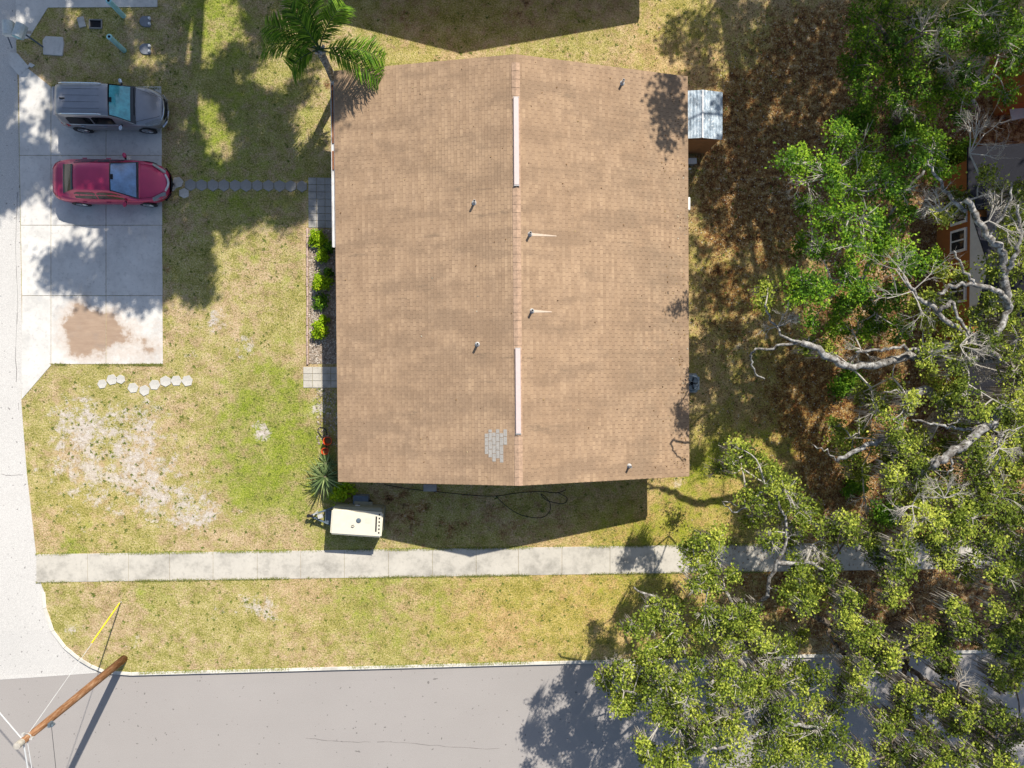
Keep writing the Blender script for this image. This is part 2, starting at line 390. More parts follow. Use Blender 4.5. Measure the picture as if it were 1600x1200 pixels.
# lawn sheet, rows follow the kerb
XM = 45.0
def xleft(y):
    if y >= EDGE[0].y: return EDGE[0].x
    for a, b in zip(EDGE, EDGE[1:]):
        if a.y >= y >= b.y: return a.x+(b.x-a.x)*(a.y-y)/max(1e-6, a.y-b.y)
    return EDGE[-1].x
ds = np.concatenate([np.linspace(0, .6, 8), np.arange(.8, 34, .22), np.arange(36, 80, 4)])
us = np.concatenate([np.linspace(0, 24/ (XM+15), 0), np.linspace(0, 1, 190)**1.25])
y0 = EDGE[-1].y
vs = []; nu = len(us)
for d in ds:
    xl = xleft(y0+d)
    for u in us:
        x = xl+(XM-xl)*u
        fade = max(0, 1-d/8)
        y = y0+d+(bline(x)-bline(EDGE[-1].x))*(fade if x > EDGE[-1].x else 0)
        vs.append((x, y, 0))
fs = [(i*nu+j, i*nu+j+1, (i+1)*nu+j+1, (i+1)*nu+j) for i in range(len(ds)-1) for j in range(nu-1)]
lawn = MB().add(vs, fs)
nb = len(lawn.v)     # skirt down to the road on the two open sides
row0 = [(v[0], v[1], -.13) for v in vs[:nu]]; lawn.add(row0, []); lawn.f += [(j, nb+j, nb+j+1, j+1) for j in range(nu-1)]
nb = len(lawn.v); cl = [(vs[i*nu][0], vs[i*nu][1], -.13) for i in range(len(ds))]; lawn.add(cl, [])
lawn.f += [(i*nu, (i+1)*nu, nb+i+1, nb+i) for i in range(len(ds)-1)]
lo = struct(lawn.build('lawn', M['lawn'])); me = lo.data
co = np.empty(len(me.vertices)*3, np.float32); me.vertices.foreach_get('co', co); co = co.reshape(-1, 3)
SAND = [(105, 640, 40, .35), (125, 680, 38, .3), (150, 720, 45, .35), (200, 705, 50, .3), (220, 735, 45, .3), (170, 735, 30, .2), (300, 795, 30, .45), (235, 790, 25, .3), (410, 675, 22, .7),
        (425, 955, 30, .55), (385, 945, 25, .4), (335, 950, 20, .3), (230, 635, 20, .4), (345, 490, 22, .45), (385, 545, 25, .35), (110, 985, 20, .4), (210, 1005, 30, .35), (500, 605, 20, .6), (500, 640, 18, .6), (505, 585, 15, .6),
        (1060, 755, 20, .75), (1105, 640, 30, .35), (1140, 300, 40, .3), (1150, 380, 35, .35), (1140, 540, 40, .5), (1190, 500, 30, .5), (1160, 240, 30, .3), (1120, 160, 25, .2), (100, 430, 1, 0), (290, 550, 22, .3), (480, 640, 22, .3),
        (175, 95, 30, .2), (205, 80, 22, .35), (45, 75, 20, .5), (1220, 270, 30, .35), (330, 510, 25, .3), (140, 650, 90, .22), (250, 760, 120, .38), (80, 730, 60, .3), (340, 800, 60, .3), (200, 660, 60, .2), (120, 800, 60, .2), (160, 840, 60, .15), (330, 960, 90, .2), (150, 990, 50, .25), (320, 620, 60, .15), (350, 530, 60, .25), (440, 560, 40, .2)]
GREEN = [(440, 690, 90, .8), (420, 600, 90, .35), (370, 760, 60, .4), (340, 25, 55, .7), (320, 195, 35, .5), (440, 330, 60, .25), (450, 430, 50, .3), (700, 950, 120, .3), (620, 130, 40, .3), (1130, 720, 60, .65), (950, 850, 60, .5), (1060, 820, 80, .6), (480, 800, 60, .35),
         (110, 860, 30, .7), (860, 40, 50, .3), (230, 915, 60, .3), (60, 50, 40, .2), (700, 40, 60, .1), (1250, 680, 50, .6), (560, 935, 90, .35), (1000, 940, 60, .3), (300, 300, 100, .35), (400, 150, 130, .35)]
LIT = [(1130, 200, 70, .35), (1180, 250, 100, .4), (1110, 350, 50, .3), (1150, 530, 70, .35), (1150, 650, 60, .25), (1230, 60, 90, .3), (1150, 200, 120, .35), (1200, 350, 110, .55), (1300, 100, 110, .75), (1400, 200, 150, .85), (1500, 350, 150, .9), (1350, 520, 130, .7), (1250, 620, 70, .5), (1330, 700, 90, .85), (1450, 650, 150, .9), (1550, 800, 150, .9), (1350, 820, 110, .7),
       (1350, 930, 120, .9), (1500, 950, 120, .95), (1200, 920, 90, .5), (1120, 450, 55, .45), (1100, 930, 60, .25), (1290, 610, 40, .5), (700, 830, 90, .4), (620, 790, 60, .4), (900, 800, 70, .35), (800, 800, 60, .3), (150, 60, 60, .15), (268, 300, 18, .6), (265, 200, 22, .5), (262, 420, 18, .5), (620, 20, 80, .4), (820, 20, 90, .4), (950, 0, 60, .3),  # spots south of the house put its shadow's brown into the lawn colour
       (512, 130, 16, .7), (470, 530, 15, .5)]
def field(L, pts):
    a = np.zeros(len(pts), np.float32)
    for px, py, r, s in L:
        c = P(px, py); r = r/37.0
        a += s*np.exp(-((pts[:, 0]-c.x)**2+(pts[:, 1]-c.y)**2)/(r*r))
    return a
LF = field(LIT, co)
far = np.clip((co[:, 0]-20)/6, 0, 1)*.7+np.clip((co[:, 1]-19)/6, 0, 1)*.2
GOLD = [(900, 960, 150, .7), (1060, 950, 130, .8), (1150, 750, 120, .8), (1000, 840, 90, .6), (1060, 60, 90, .5), (1150, 450, 150, .8), (740, 960, 110, .5), (1200, 150, 150, .6), (1300, 650, 150, .8), (500, 950, 120, .25), (130, 800, 90, .3), (680, 60, 60, .3)]
for nm, a in (('gold', np.clip(field(GOLD, co), 0, 1)), ('sand', field(SAND, co)), ('green', field(GREEN, co)), ('litter', np.clip(LF+far, 0, 1))):
    at = me.attributes.new(nm, 'FLOAT', 'POINT'); at.data.foreach_set('value', a.astype(np.float32))

def sheet(name, poly, z, mat, skirt=None):
    m = MB()
    if skirt is None: m.add([(p[0], p[1], z) for p in poly], [tuple(range(len(poly)))])
    else: m.prism(poly, skirt, z)
    return struct(m.build(name, mat))
# lower road, then the pale side street that meets it
by = lambda x: bline(x)
roadp = [(-90, by(-90)-.0), (-16.2, by(-16.2)-.12)]
A = P(205, 1056); B = P(1000, 1034)
def rl(x): return A.y+(B.y-A.y)*(x-A.x)/(B.x-A.x)
seam = [P(-400, 1085), P(0, 1062), P(60, 1058), P(150, 1053)]
road = [(p.x, p.y+.05) for p in seam]+[(A.x, A.y+.14), (90, rl(90)+.14), (90, -60), (-90, -60), (-90, seam[0].y)]
sheet('road', [(p[0], p[1]) for p in road], -.11, M['road'])
st = MB()
L = [(p.x+.03, p.y) for p in EDGE[:-2]]+[(P(150, 1053).x, P(150, 1053).y)]
bot = [(p.x, p.y-.04) for p in reversed(seam[:-1])]
poly = [(EDGE[0].x+.03, 60)]+L
top = [(x+.0, y, -.03 if y > -10.5 else -.03-.07*min(1, (-10.5-y)/1.6)) for x, y in poly]
# fan of quads from the right edge to a far left edge
lft = [(-70, v[1] if v[1] > -12 else -12.3-(.6*(-12-v[1])), v[2]) for v in top]
k = len(top); st.add(top+lft, [(i, i+k, i+1+k, i+1) for i in range(k-1)])
bb = [(x, y, -.095) for x, y in bot]
st.add([top[-1]]+bb+[(-70, bb[-1][1], -.095), lft[-1]], [tuple(range(len(bb)+3))])
o = struct(st.build('street', M['street']))
# kerb (a raised strip that follows the corner)
ker = MB(); kp = [Vector((p.x, p.y, 0)) for p in LEFTW]
x = kp[-1].x+3.4
kp2 = kp+[Vector((xx, bline(xx), 0)) for xx in np.arange(x, 46, 3.0)]
def strip(pts, w0, w1, z0, z1, m):
    ring = []
    for i, p in enumerate(pts):
        d = (pts[min(i+1, len(pts)-1)]-pts[max(0, i-1)]); d.z = 0; d.normalize(); nrm = Vector((d.y, -d.x, 0))
        ring.append([tuple(p+nrm*q)[:2]+(z,) for q, z in ((w0, z0), (w0, z1), (w1, z1), (w1, z0))])
    for a, b in zip(ring, ring[1:]):
        gap = .004; a = [Vector(v) for v in a]; b = [Vector(v) for v in b]; dd = (b[0]-a[0]).normalized()*gap
        vs_ = [v+dd for v in a]+[v-dd for v in b]
        m.add(vs_, [(0, 1, 2, 3), (7, 6, 5, 4), (0, 4, 5, 1), (1, 5, 6, 2), (2, 6, 7, 3), (3, 7, 4, 0)])
sm = [kp2[0]]
KG = len(kp)
sm = kp2
strip(sm, -.02, .125, -.14, .022, ker); struct(ker.build('kerb', M['kerb'], bevel=.012, seg=1))
# sidewalk slabs
def swl(px): return 866+(850-866)*(px-57)/(1200-57), 910+(893-910)*(px-57)/(1200-57)
joints = [57, 137, 201, 265, 333, 402, 470, 538, 607, 676, 744, 810, 878, 953, 1023, 1080, 1145, 1213, 1280, 1350, 1420, 1500, 1600, 1700, 1800, 1900, 2000]
sw = MB()
for a, b in zip(joints, joints[1:]):
    t0, b0 = swl(a); t1, b1 = swl(b)
    q = [P(a+.2, t0), P(a+.2, b0), P(b-.2, b1), P(b-.2, t1)]
    sw.prism([(p.x, p.y) for p in q], -.08, .018)
struct(sw.build('sidewalk', M['walk'], bevel=.006, seg=1))
# parking slab, cut by joints
ps = MB()
ys = [135, 243, 352, 462, 569]; xs = [80, 166, 254]
for i, (a, b) in enumerate(zip(ys, ys[1:])):
    for j, (c, d) in enumerate(zip(xs, xs[1:])):
        q = [P(c+.4, a+.4), P(c+.4, b-.4), P(d-.4 if d < 254 else d-1+i*.6, b-.4), P(d-.4 if d < 254 else d-2+i*.6, a+.4)]
        nn = 6
        base = len(ps.v)
        for z in (.02,):
            vs_ = []
            for u in range(nn+1):
                for v_ in range(nn+1):
                    l_ = q[0].lerp(q[3], u/nn); r_ = q[1].lerp(q[2], u/nn); pp = l_.lerp(r_, v_/nn); vs_.append((pp.x, pp.y, z))
            ps.add(vs_, [(u*(nn+1)+v_, (u+1)*(nn+1)+v_, (u+1)*(nn+1)+v_+1, u*(nn+1)+v_+1) for u in range(nn) for v_ in range(nn)])
        ps.add([(p.x, p.y, .019) for p in q]+[(p.x, p.y, -.1) for p in q], [(i_, (i_+1) % 4, (i_+1) % 4+4, i_+4) for i_ in range(4)])
for a in [[(30, 96), (31, 242.6), (79.6, 242.6), (79.6, 135.6)], [(31, 243.4), (33, 351.6), (79.6, 351.6), (79.6, 243.4)], [(33, 352.4), (35, 461.6), (79.6, 461.6), (79.6, 352.4)], [(35, 462.4), (34, 624), (79.6, 571), (79.6, 462.4)]]:
    ps.prism([(P(*p).x, P(*p).y) for p in a], -.1, .0195)
po = struct(ps.build('parking_pad', M['conc'])); me = po.data
c2 = np.empty(len(me.vertices)*3, np.float32); me.vertices.foreach_get('co', c2); c2 = c2.reshape(-1, 3)
for nm, a in (('dirt', field([(125, 500, 32, .75), (165, 512, 26, .6), (118, 538, 26, .5), (200, 530, 50, .28), (240, 545, 30, .3), (150, 550, 40, .25)], c2)), ('oil', field([(205, 425, 26, .35), (155, 480, 14, .6), (110, 400, 25, .2), (190, 320, 30, .15), (150, 440, 22, .5), (130, 335, 8, .6)], c2))):
    at = me.attributes.new(nm, 'FLOAT', 'POINT'); at.data.foreach_set('value', a.astype(np.float32))
ps2 = MB().prism([(P(*p).x, P(*p).y) for p in [(20, -260), (26, 62), (45, 60), (75, 12), (246, 11), (247, -260)]], -.1, .0195)
struct(ps2.build('driveway', M['conc']))
ps3 = MB().prism([(P(*p).x, P(*p).y) for p in [(12, 80), (28, 84), (46, 105), (30, 118), (14, 100)]], -.1, .024)
ps3.prism([(P(*p).x, P(*p).y) for p in [(47, 98), (55, 102), (50, 106), (44, 103)]], -.05, .02)
struct(ps3.build('broken_apron', M['conc']))

# ------------------------------------------------------------------ house
def make_house(loc, rz, label, detail=True):
    H = empty('house', loc, rz, label, 'house')
    hx, hy, ez, rzz = 6.81, 7.80, 2.6, 4.27
    wl = MB(); wx, wy = 6.15, 7.45; zt = ez-.12; zr = zt+(rzz-ez)*wx/hx
    prof = [(-wx, -.02), (wx, -.02), (wx, zt), (0, zr), (-wx, zt)]
    vs = [(x, -wy, z) for x, z in prof]+[(x, wy, z) for x, z in prof]; n = 5
    wl.add(vs, [tuple(range(n)), tuple(range(n, 2*n))[::-1]]+[(i, i+n, (i+1) % n+n, (i+1) % n) for i in range(n)])
    wl.build('wall', M['wall'], H)
    rf = MB(); nx = 60; crs = [hx*i/nx for i in range(nx+1)]
    for sg in (-1, 1):
        pts = []
        for i in range(nx):   # lapped courses, each a few millimetres proud of the next
            xa, xb = crs[i], crs[i+1]; za = rzz-(rzz-ez)*xa/hx; zb = rzz-(rzz-ez)*xb/hx
            pts += [(sg*xa, za), (sg*xb, zb+.007)]
        pts += [(sg*hx, ez-.02)]
        vs = [(x, -hy, z) for x, z in pts]+[(x, hy, z) for x, z in pts]; k = len(pts)
        rf.add(vs, [(i, i+1, i+1+k, i+k) for i in range(k-1)])
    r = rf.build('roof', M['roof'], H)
    un = MB(); th = .05   # roof deck below the shingles
    prof = [(-hx+.01, ez-.03), (0, rzz-.03), (hx-.01, ez-.03), (hx-.01, ez-.1), (0, rzz-.1), (-hx+.01, ez-.1)]
    vs = [(x, -hy+.01, z) for x, z in prof]+[(x, hy-.01, z) for x, z in prof]
    un.add(vs, [(0, 1, 4, 5), (1, 2, 3, 4), (6, 11, 10, 7), (7, 10, 9, 8)]+[(i, (i+1) % 6, (i+1) % 6+6, i+6) for i in range(6)])
    un.build('roof_deck', M['wall'], r)
    cap = MB()
    for i in range(52):
        ya = -hy+.005+i*.3; yb = ya+.3
        if ya > hy-.3: break
        cap.add([(-.15, ya, rzz-.014), (0, ya, rzz+.034), (.15, ya, rzz-.014), (-.15, yb, rzz-.024), (0, yb, rzz+.022), (.15, yb, rzz-.024)], [(0, 1, 4, 3), (1, 2, 5, 4), (0, 2, 1)])
    t = simple('ridge_shingle', (.40, .265, .175), .95, .25, 9)
    cap.build('ridge_cap', t, r)
    for (a, b) in ((289, 153), (677, 545)):
        ya = P(800, a, 4.3).y-3.75; yb = P(800, b, 4.3).y-3.75; ym = (ya+yb)/2
        v = MB(); v.add([(-.11, ya, rzz+.02), (-.09, ya, rzz+.085), (.08, ya, rzz+.085), (.10, ya, rzz+.02), (-.11, yb, rzz+.02), (-.09, yb, rzz+.085), (.08, yb, rzz+.085), (.10, yb, rzz+.02)],
                      [(0, 1, 5, 4), (1, 2, 6, 5), (2, 3, 7, 6), (0, 3, 2, 1), (4, 5, 6, 7), (0, 4, 7, 3)])
        v2 = v.build('ridge_vent', M['vent'], r, bevel=.008, seg=1)
        for yy in (ya-.02, yb+.02): MB().box((0, yy, rzz+.05), (.20, .03, .05)).build('vent_end', M['lead'], v2)
    inv = Matrix.Rotation(-rz, 4, 'Z')
    def loc_on_roof(px, py):
        z = 3.5
        for _ in range(6):
            p = inv @ (P(px, py, z)-Vector((1.58, 3.75, 0))); z = rzz-(rzz-ez)*abs(p.x)/hx
        return Vector((p.x, p.y, z))
    for i, (px, py, st_) in enumerate([(741, 317, 0), (828, 366, 1), (831, 486, 1), (746, 538, 0), (972, 130, 0), (983, 728, 0)]):
        p = loc_on_roof(px, py)
        m = MB(); m.lathe([(.10, -.03), (.09, .02), (.045, .04), (.042, .30), (.046, .31), (.035, .31), (.033, .1)], p, 14)
        vp = m.build('vent_pipe', M['lead'], r, smooth=True)
        m = MB(); m.lathe([(.0, .29), (.034, .29)], p, 12); m.build('pipe_mouth', M['dark'], vp)
        if st_:
            L_ = 1.0 if i == 1 else .75; sl_ = -(rzz-ez)/hx
            m = MB(); m.add([(p.x+.08, p.y+.05, p.z+.08*sl_+.013), (p.x+.08, p.y-.06, p.z+.08*sl_+.013), (p.x+L_, p.y-.03, p.z+L_*sl_+.013), (p.x+L_, p.y, p.z+L_*sl_+.013)], [(0, 1, 2, 3)])
            m.build('pale_runoff_mark', M['pstain'], r)
    if detail:
        pm = MB(); q = loc_on_roof(777, 697)
        slp = (rzz-ez)/hx; cr = .1362; q.x = -round(-q.x/cr)*cr
        for (i, a, b) in [(-3, -.30, .46), (-2, -.42, .61), (-1, -.57, .50), (0, -.45, .62), (1, -.60, .48), (2, .05, .62)]:
            xa = q.x+i*cr+.006; xb = xa+cr-.012; j = a
            while j < b-.1:
                pm.add([(xa, q.y+j+.006, rzz+xa*slp+.014), (xb, q.y+j+.006, rzz+xb*slp+.010), (xb, q.y+min(b, j+.30)-.006, rzz+xb*slp+.010), (xa, q.y+min(b, j+.30)-.006, rzz+xa*slp+.014)], [(0, 1, 2, 3)]); j += .305
        pm.build('roof_patch', M['patch'], r)
    for sx in (-1, 1): MB().box((sx*(hx-.03), 0, ez-.115), (.03, 2*hy-.04, .16)).build('fascia', M['white'], H)
    gy1 = hy-.35; gy0 = gy1-6.3
    gt = MB()
    def gut(ya, yb): 
        prof = [(-.0, .0), (-.0, -.10), (-.10, -.11), (-.125, 0.0), (-.11, 0.0), (-.095, -.09), (-.015, -.085), (-.015, 0)]
        vs = [(-hx-.005+x, ya, ez-.03+z) for x, z in prof]+[(-hx-.005+x, yb, ez-.03+z) for x, z in prof]; k = len(prof)
        return MB().add(vs, [(i, (i+1) % k, (i+1) % k+k, i+k) for i in range(k)])
    g1 = gut(gy0, gy1).build('gutter', M['gutter'], H)
    m = MB().box((-hx-.07, gy1-1.25, ez-.085), (.07, 2.2, .03)); m.box((-hx-.07, gy1-3.0, ez-.085), (.08, .7, .04)); m.build('gutter_debris', M['rust'], g1)
    # openings: front doors and windows on the west side, plain windows elsewhere
    def opening(x, y, z, wd, ht, kind, sx):
        f = MB().box((x, y, z), (.06, wd+.14, ht+.14)).build(kind, M['white'], H)
        MB().box((x+sx*.028, y, z), (.03, wd, ht)).build('pane' if kind == 'window' else 'door_leaf', M['glassd'] if kind == 'window' else M['wall'], f)
        if kind == 'window': MB().box((x+sx*.04, y, z), (.03, .05, ht)).box((x+sx*.06, y, z-ht/2-.08), (.1, wd+.2, .05)).build('sill', M['white'], f)
        else: MB().lathe([(.0, 0), (.03, .0), (.03, .05), (0, .05)], (x+sx*.05, y+wd/2-.1, 1), 8).build('handle', M['lead'], f)
    for yy in (3.2, -3.9): opening(-wx-.02, yy, 1.05, .92, 2.05, 'door', -1)
    for yy in (5.3, .9, -1.7, -6): opening(-wx-.02, yy, 1.4, 1.3, 1.1, 'window', -1)
    for yy in (4.8, -.6, -5.4): opening(wx+.02, yy, 1.4, 1.2, 1.0, 'window', 1)
    return H
HL = (1.58, 3.75, 0); HR = R_(.45)
make_house(HL, HR, 'house with a big brown shingle gable roof in the middle')
nl = P(790, -66, 0)
nh = make_house((HL[0]-.4, 24.9, 0), HR, 'neighbouring brown roofed house north of the first, mostly outside the picture', False)
def wdl(x, y, z=0):
    return Vector((HL[0]+x*math.cos(HR)-y*math.sin(HR), HL[1]+x*math.sin(HR)+y*math.cos(HR), z))

# small items hugging the east eave
def shed():
    p = P(1103, 243, 0); x1, yb = p.x-.04, p.y+.08; x0 = x1-1.62; yt = 11.22; cx, cy = (x0+x1)/2, (yb+yt)/2
    s = empty('garden_shed', (cx, cy, 0), 0, 'small orange-brown shed with a grey metal roof against the house corner', 'shed')
    hw, hl = (x1-x0)/2, (yt-yb)/2; zt = 1.95; zr = 2.12
    prof = [(-hw, 0), (hw, 0), (hw, zt-.03), (0, zr-.03), (-hw, zt-.03)]; n = 5
    vs = [(x, -hl, z) for x, z in prof]+[(x, hl, z) for x, z in prof]
    MB().add(vs, [tuple(range(n)), tuple(range(n, 2*n))[::-1]]+[(i, i+n, (i+1) % n+n, (i+1) % n) for i in range(n)]).build('wall', simple('shed_siding', (.36, .17, .07), .8, .15, 5), s)
    r = MB(); k = 28
    pts = []
    for i in range(k+1):
        x = -hw-.06+(2*hw+.12)*i/k; pts.append((x, zr+.02-(zr-zt)*abs(x)/hw+(.006 if i % 2 else 0)))
    vs = [(x, -hl-.05, z) for x, z in pts]+[(x, hl+.06, z) for x, z in pts]; m = k+1
    r.add(vs, [(i, i+1, i+1+m, i+m) for i in range(k)]); ro = r.build('roof', M['zinc'], s)
    MB().box((0, 0, zr+.04), (.05, 2*hl+.1, .03)).build('ridge_cap', M['gutter'], ro)
    MB().box((-.1, -hl-.012, .93), (.75, .02, 1.75)).build('door', simple('shed_door', (.40, .19, .08), .8, .12, 5), s)
shed()
def place_box(name, px, py, z, d, mat, label, cat, rz=0, bevel=.015):
    p = P(px, py, z); return p
t = empty('plastic_step_bin', (9.1, 9.02, 0), .03, 'low white plastic bin beside the shed front', 'bin')
MB().box((0, 0, .15), (.6, .22, .30)).build('body', M['grey'], t, bevel=.02); MB().box((0, 0, .318), (.64, .25, .03)).build('lid', M['white'], t, bevel=.01)
t = MB().box((9.05, 8.75, .05), (.42, .06, .08), .05).build('plank', M['white'], None, bevel=.01); tag(t, 'short white plank lying just south of the white bin', 'plank')
# air conditioner
acp = P(1080, 599, .8)
t = empty('air_conditioner', (acp.x+.02, acp.y, 0), 0, 'round-cornered grey outdoor air conditioner against the east wall', 'air conditioner')
MB().box((0, 0, .05), (.85, .85, .1)).build('base', M['paver'], t)
MB().box((0, 0, .45), (.72, .72, .7)).build('body', M['ac'], t, bevel=.09, seg=3)
f = MB().lathe([(.30, .805), (.31, .82), (.28, .83)], n=24).build('fan_ring', M['steel'], t)
m = MB()
for a in range(5):
    an = a*2*PI/5; m.box((.13*math.cos(an), .13*math.sin(an), .812), (.24, .08, .006), an)
m.build('fan_blade', M['dark'], f)
m = MB()
for r in (.08, .14, .2, .26): m.lathe([(r, .83), (r+.006, .836), (r+.012, .83)], n=24)
m.build('fan_grille', M['ac'], f)
p = P(1077, 318, 2.4); t = empty('dish_antenna', (p.x-.02, p.y, 0), 0, 'small white box mounted under the east eave', 'junction box')
MB().box((0, 0, 2.3), (.12, .5, .22)).build('case', M['white'], t, bevel=.015); MB().box((-.9, 0, 2.3), (1.7, .05, .05)).build('bracket', M['white'], t)
t.name = 'junction_box'

# ------------------------------------------------------------------ front beds, pavers, stones
def slab_grid(name, x0, x1, y0, y1, nx, ny, mat, z=.03):
    m = MB()
    for i in range(nx):
        for j in range(ny):
            a = x0+(x1-x0)*i/nx; b = x0+(x1-x0)*(i+1)/nx; c = y0+(y1-y0)*j/ny; d = y0+(y1-y0)*(j+1)/ny
            m.box(((a+b)/2, (c+d)/2, z/2+random.uniform(-.003, .003)), (b-a-.014, d-c-.014, z))
    return struct(m.build(name, mat, bevel=.005, seg=1))
a = P(482, 356); b = P(530, 278); slab_grid('patio_paving', a.x, b.x+.8, a.y, b.y, 6, 7, M['paver'])
a = P(474, 606); b = P(530, 573); slab_grid('stoop_paving', a.x, b.x+.8, a.y, b.y, 6, 3, M['walk'])
a = P(483, 570); b = P(530, 357)
gb = struct(MB().box(((a.x+b.x)/2+.3, (a.y+b.y)/2, .008), (b.x-a.x+.6, b.y-a.y-.1, .016)).build('planting_bed', simple('bed_mulch', (.30, .23, .17), .95, .4, 14)))
edg = MB()
for i in range(14):
    ya = b.y+(a.y-b.y)*i/14; yb = b.y+(a.y-b.y)*(i+1)/14; xx = a.x-.05
    edg.box((xx+random.uniform(-.01, .01), (ya+yb)/2, .04), (.07, abs(yb-ya)-.02, .09), random.uniform(-.02, .02))
edg = edg.build('bed_edging', simple('faded_brick_edging', (.46, .33, .27), .9, .25, 7), bevel=.008, seg=1); tag(edg, 'thin faded brick edging along the planting bed', 'edging')
n = 3600
xs_ = RNG.uniform(a.x, b.x+.5, n); ys_ = RNG.uniform(a.y+.05, b.y-.05, n)
ii = np.arange(1500); xs2 = RNG.uniform(a.x+.3, b.x+.6, 500); ys2 = RNG.uniform(P(0, 700).y, P(0, 606).y, 500)
cc = np.stack([np.concatenate([xs_, xs2]), np.concatenate([ys_, ys2]), RNG.uniform(.018, .035, n+500)], 1)
pb = rawmesh('gravel', leaves(cc, .06, .07, 3), 4, M['pebble'], RNG.uniform(0, 1, len(cc))); tag(pb, 'pale gravel scattered in the planting bed and under the eave', 'gravel', kind='stuff')

def hexstone(px, py, r, mat, label, group, rot=0):
    p = P(px, py); pts = [(r*math.cos(a*PI/3+rot), r*math.sin(a*PI/3+rot)) for a in range(6)]
    o = MB().prism([(q[0]*random.uniform(.93, 1.05), q[1]*random.uniform(.93, 1.05)) for q in pts], -.02, .035).build('stepping_stone', mat, bevel=.01, seg=1)
    o.location = (p.x, p.y, 0); tag(o, label, 'stepping stone', group); return o
row = [(160, 600, 'first'), (175, 593, 'second'), (189, 593, 'third'), (208, 606, 'fourth'), (226, 610, 'fifth'), (242, 601, 'sixth'), (259, 596, 'seventh'), (276, 595, 'eighth'), (293, 595, 'last')]
for px, py, nth in row:
    hexstone(px, py, .235 if nth not in ('first', 'third') else .2, M['hexs'], f'pale hexagonal stepping stone, {nth} from the street in the curved row', 'pale stepping stones below the parking pad', random.uniform(0, 1))
hexstone(278, 285, .235, M['hexs'], 'pale hexagonal stone just off the nose of the red car, upper of two', 'path stones between red car and patio', .2)
hexstone(288, 302, .225, M['hexs'], 'pale hexagonal stone with a dark split, lower of two near the red car', 'path stones between red car and patio', .5)
hexstone(268, 292, .2, M['hexs'], 'pale hexagonal stone touching the parking pad edge by the red car', 'path stones between red car and patio', .9)
nm = ['first', 'second', 'third', 'fourth', 'fifth', 'sixth', 'seventh', 'eighth', 'ninth', 'tenth', 'last']
for i in range(11):
    hexstone(298+i*17.4, 289+i*.2, .25, M['hexd'], f'grey hexagonal path stone in shaded grass, {nm[i]} counting from car to patio', 'path stones between red car and patio', PI/6)

# ------------------------------------------------------------------ plants
def bush(name, x, y, r, h, mat, label, cat, group=None, nl=900, L=.09, W_=.055, stems=7):
    root = empty(name, (x, y, 0), 0, label, cat, group)
    sub = RNG.normal(size=(14, 3)); sub /= np.linalg.norm(sub, axis=1)[:, None]; sub *= RNG.uniform(.35, .8, (14, 1)); sub[:, 2] = np.abs(sub[:, 2])
    idx = RNG.integers(0, 14, nl); c = sub[idx]+RNG.normal(scale=.2, size=(nl, 3)); c *= np.array([r, r, h*.75]); c[:, 2] = np.abs(c[:, 2])+h*.15
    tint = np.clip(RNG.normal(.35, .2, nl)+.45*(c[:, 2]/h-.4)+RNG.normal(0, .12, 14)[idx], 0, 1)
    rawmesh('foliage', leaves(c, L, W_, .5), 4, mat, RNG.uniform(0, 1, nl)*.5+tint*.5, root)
    m = MB()
    for i in range(stems):
        q = sub[i]*np.array([r, r, h*.75]); m.tube([(0, 0, 0), (q[0]*.4, q[1]*.4, q[2]*.6), tuple(q+np.array([0, 0, h*.15]))], [.014, .01, .004], 5)
    m.build('stem', M['barkb'], root); return root
BG = 'shrubs in the planting bed along the house front'
for (px, py, r, h, mt, lb, nl_) in [
    (496, 373, .40, .6, 'leafy', 'yellow-green shrub at the north end of the planting bed below the patio', 900),
    (503, 398, .30, .6, 'leafy', 'narrow yellowish shrub second from the patio in the bed', 700),
    (513, 385, .26, .5, 'leafg', 'dark green shrub tucked under the eave beside the yellow ones', 500),
    (502, 441, .42, .8, 'leafy', 'round bright lime shrub in the middle of the bed', 1300),
    (500, 472, .40, .45, 'leafg', 'low grey-green sprawling plant below the lime shrub', 450),
    (505, 498, .22, .5, 'leafy', 'small sparse yellow shrub between the grey-green plant and the last round one', 350),
    (500, 518, .44, .75, 'leafy', 'round bright shrub at the south end of the bed above the stoop', 1300),
    (512, 425, .2, .5, 'leafg', 'thin dark shrub against the wall between yellow shrubs', 300)]:
    p = P(px, py, h*.5); bush('shrub', p.x, p.y, r, h, M[mt], lb, 'shrub', BG, nl_)
p = P(533, 770, .5); bush('shrub', p.x, p.y, .55, .85, M['leafy'], 'leafy yellow-tipped shrub at the house corner above the trailer', 'shrub', None, 1100, .13, .07)

def sword_plant(px, py, n, Lm, label):
    p = P(px, py, 0); root = empty('yucca', (p.x, p.y, 0), 0, label, 'yucca'); F = []; T = []
    for i in range(n):
        a = RNG.uniform(0, 2*PI); L_ = Lm*RNG.uniform(.6, 1.1); e = RNG.uniform(.05, 1.3); d = np.array([math.cos(a), math.sin(a), 0]); s_ = np.array([-math.sin(a), math.cos(a), 0])
        prev = np.array([0, 0, RNG.uniform(.1, .6)]); pts = [prev]
        for k in range(5):
            ang = e-.22*k; prev = prev+(d*math.cos(ang)+np.array([0, 0, math.sin(ang)]))*L_/5; pts.append(prev)
        wd = [.018, .026, .026, .02, .012, .002]; tt = RNG.uniform(0, 1)
        for k in range(5):
            F.append([pts[k]-s_*wd[k], pts[k]+s_*wd[k], pts[k+1]+s_*wd[k+1], pts[k+1]-s_*wd[k+1]]); T.append(tt)
    rawmesh('leaves', np.array(F), 4, M['yucca'], T, root)
    MB().tube([(0, 0, 0), (.02, 0, .3), (0, .02, .62)], [.09, .08, .06], 8).build('trunk', M['barkb'], root)
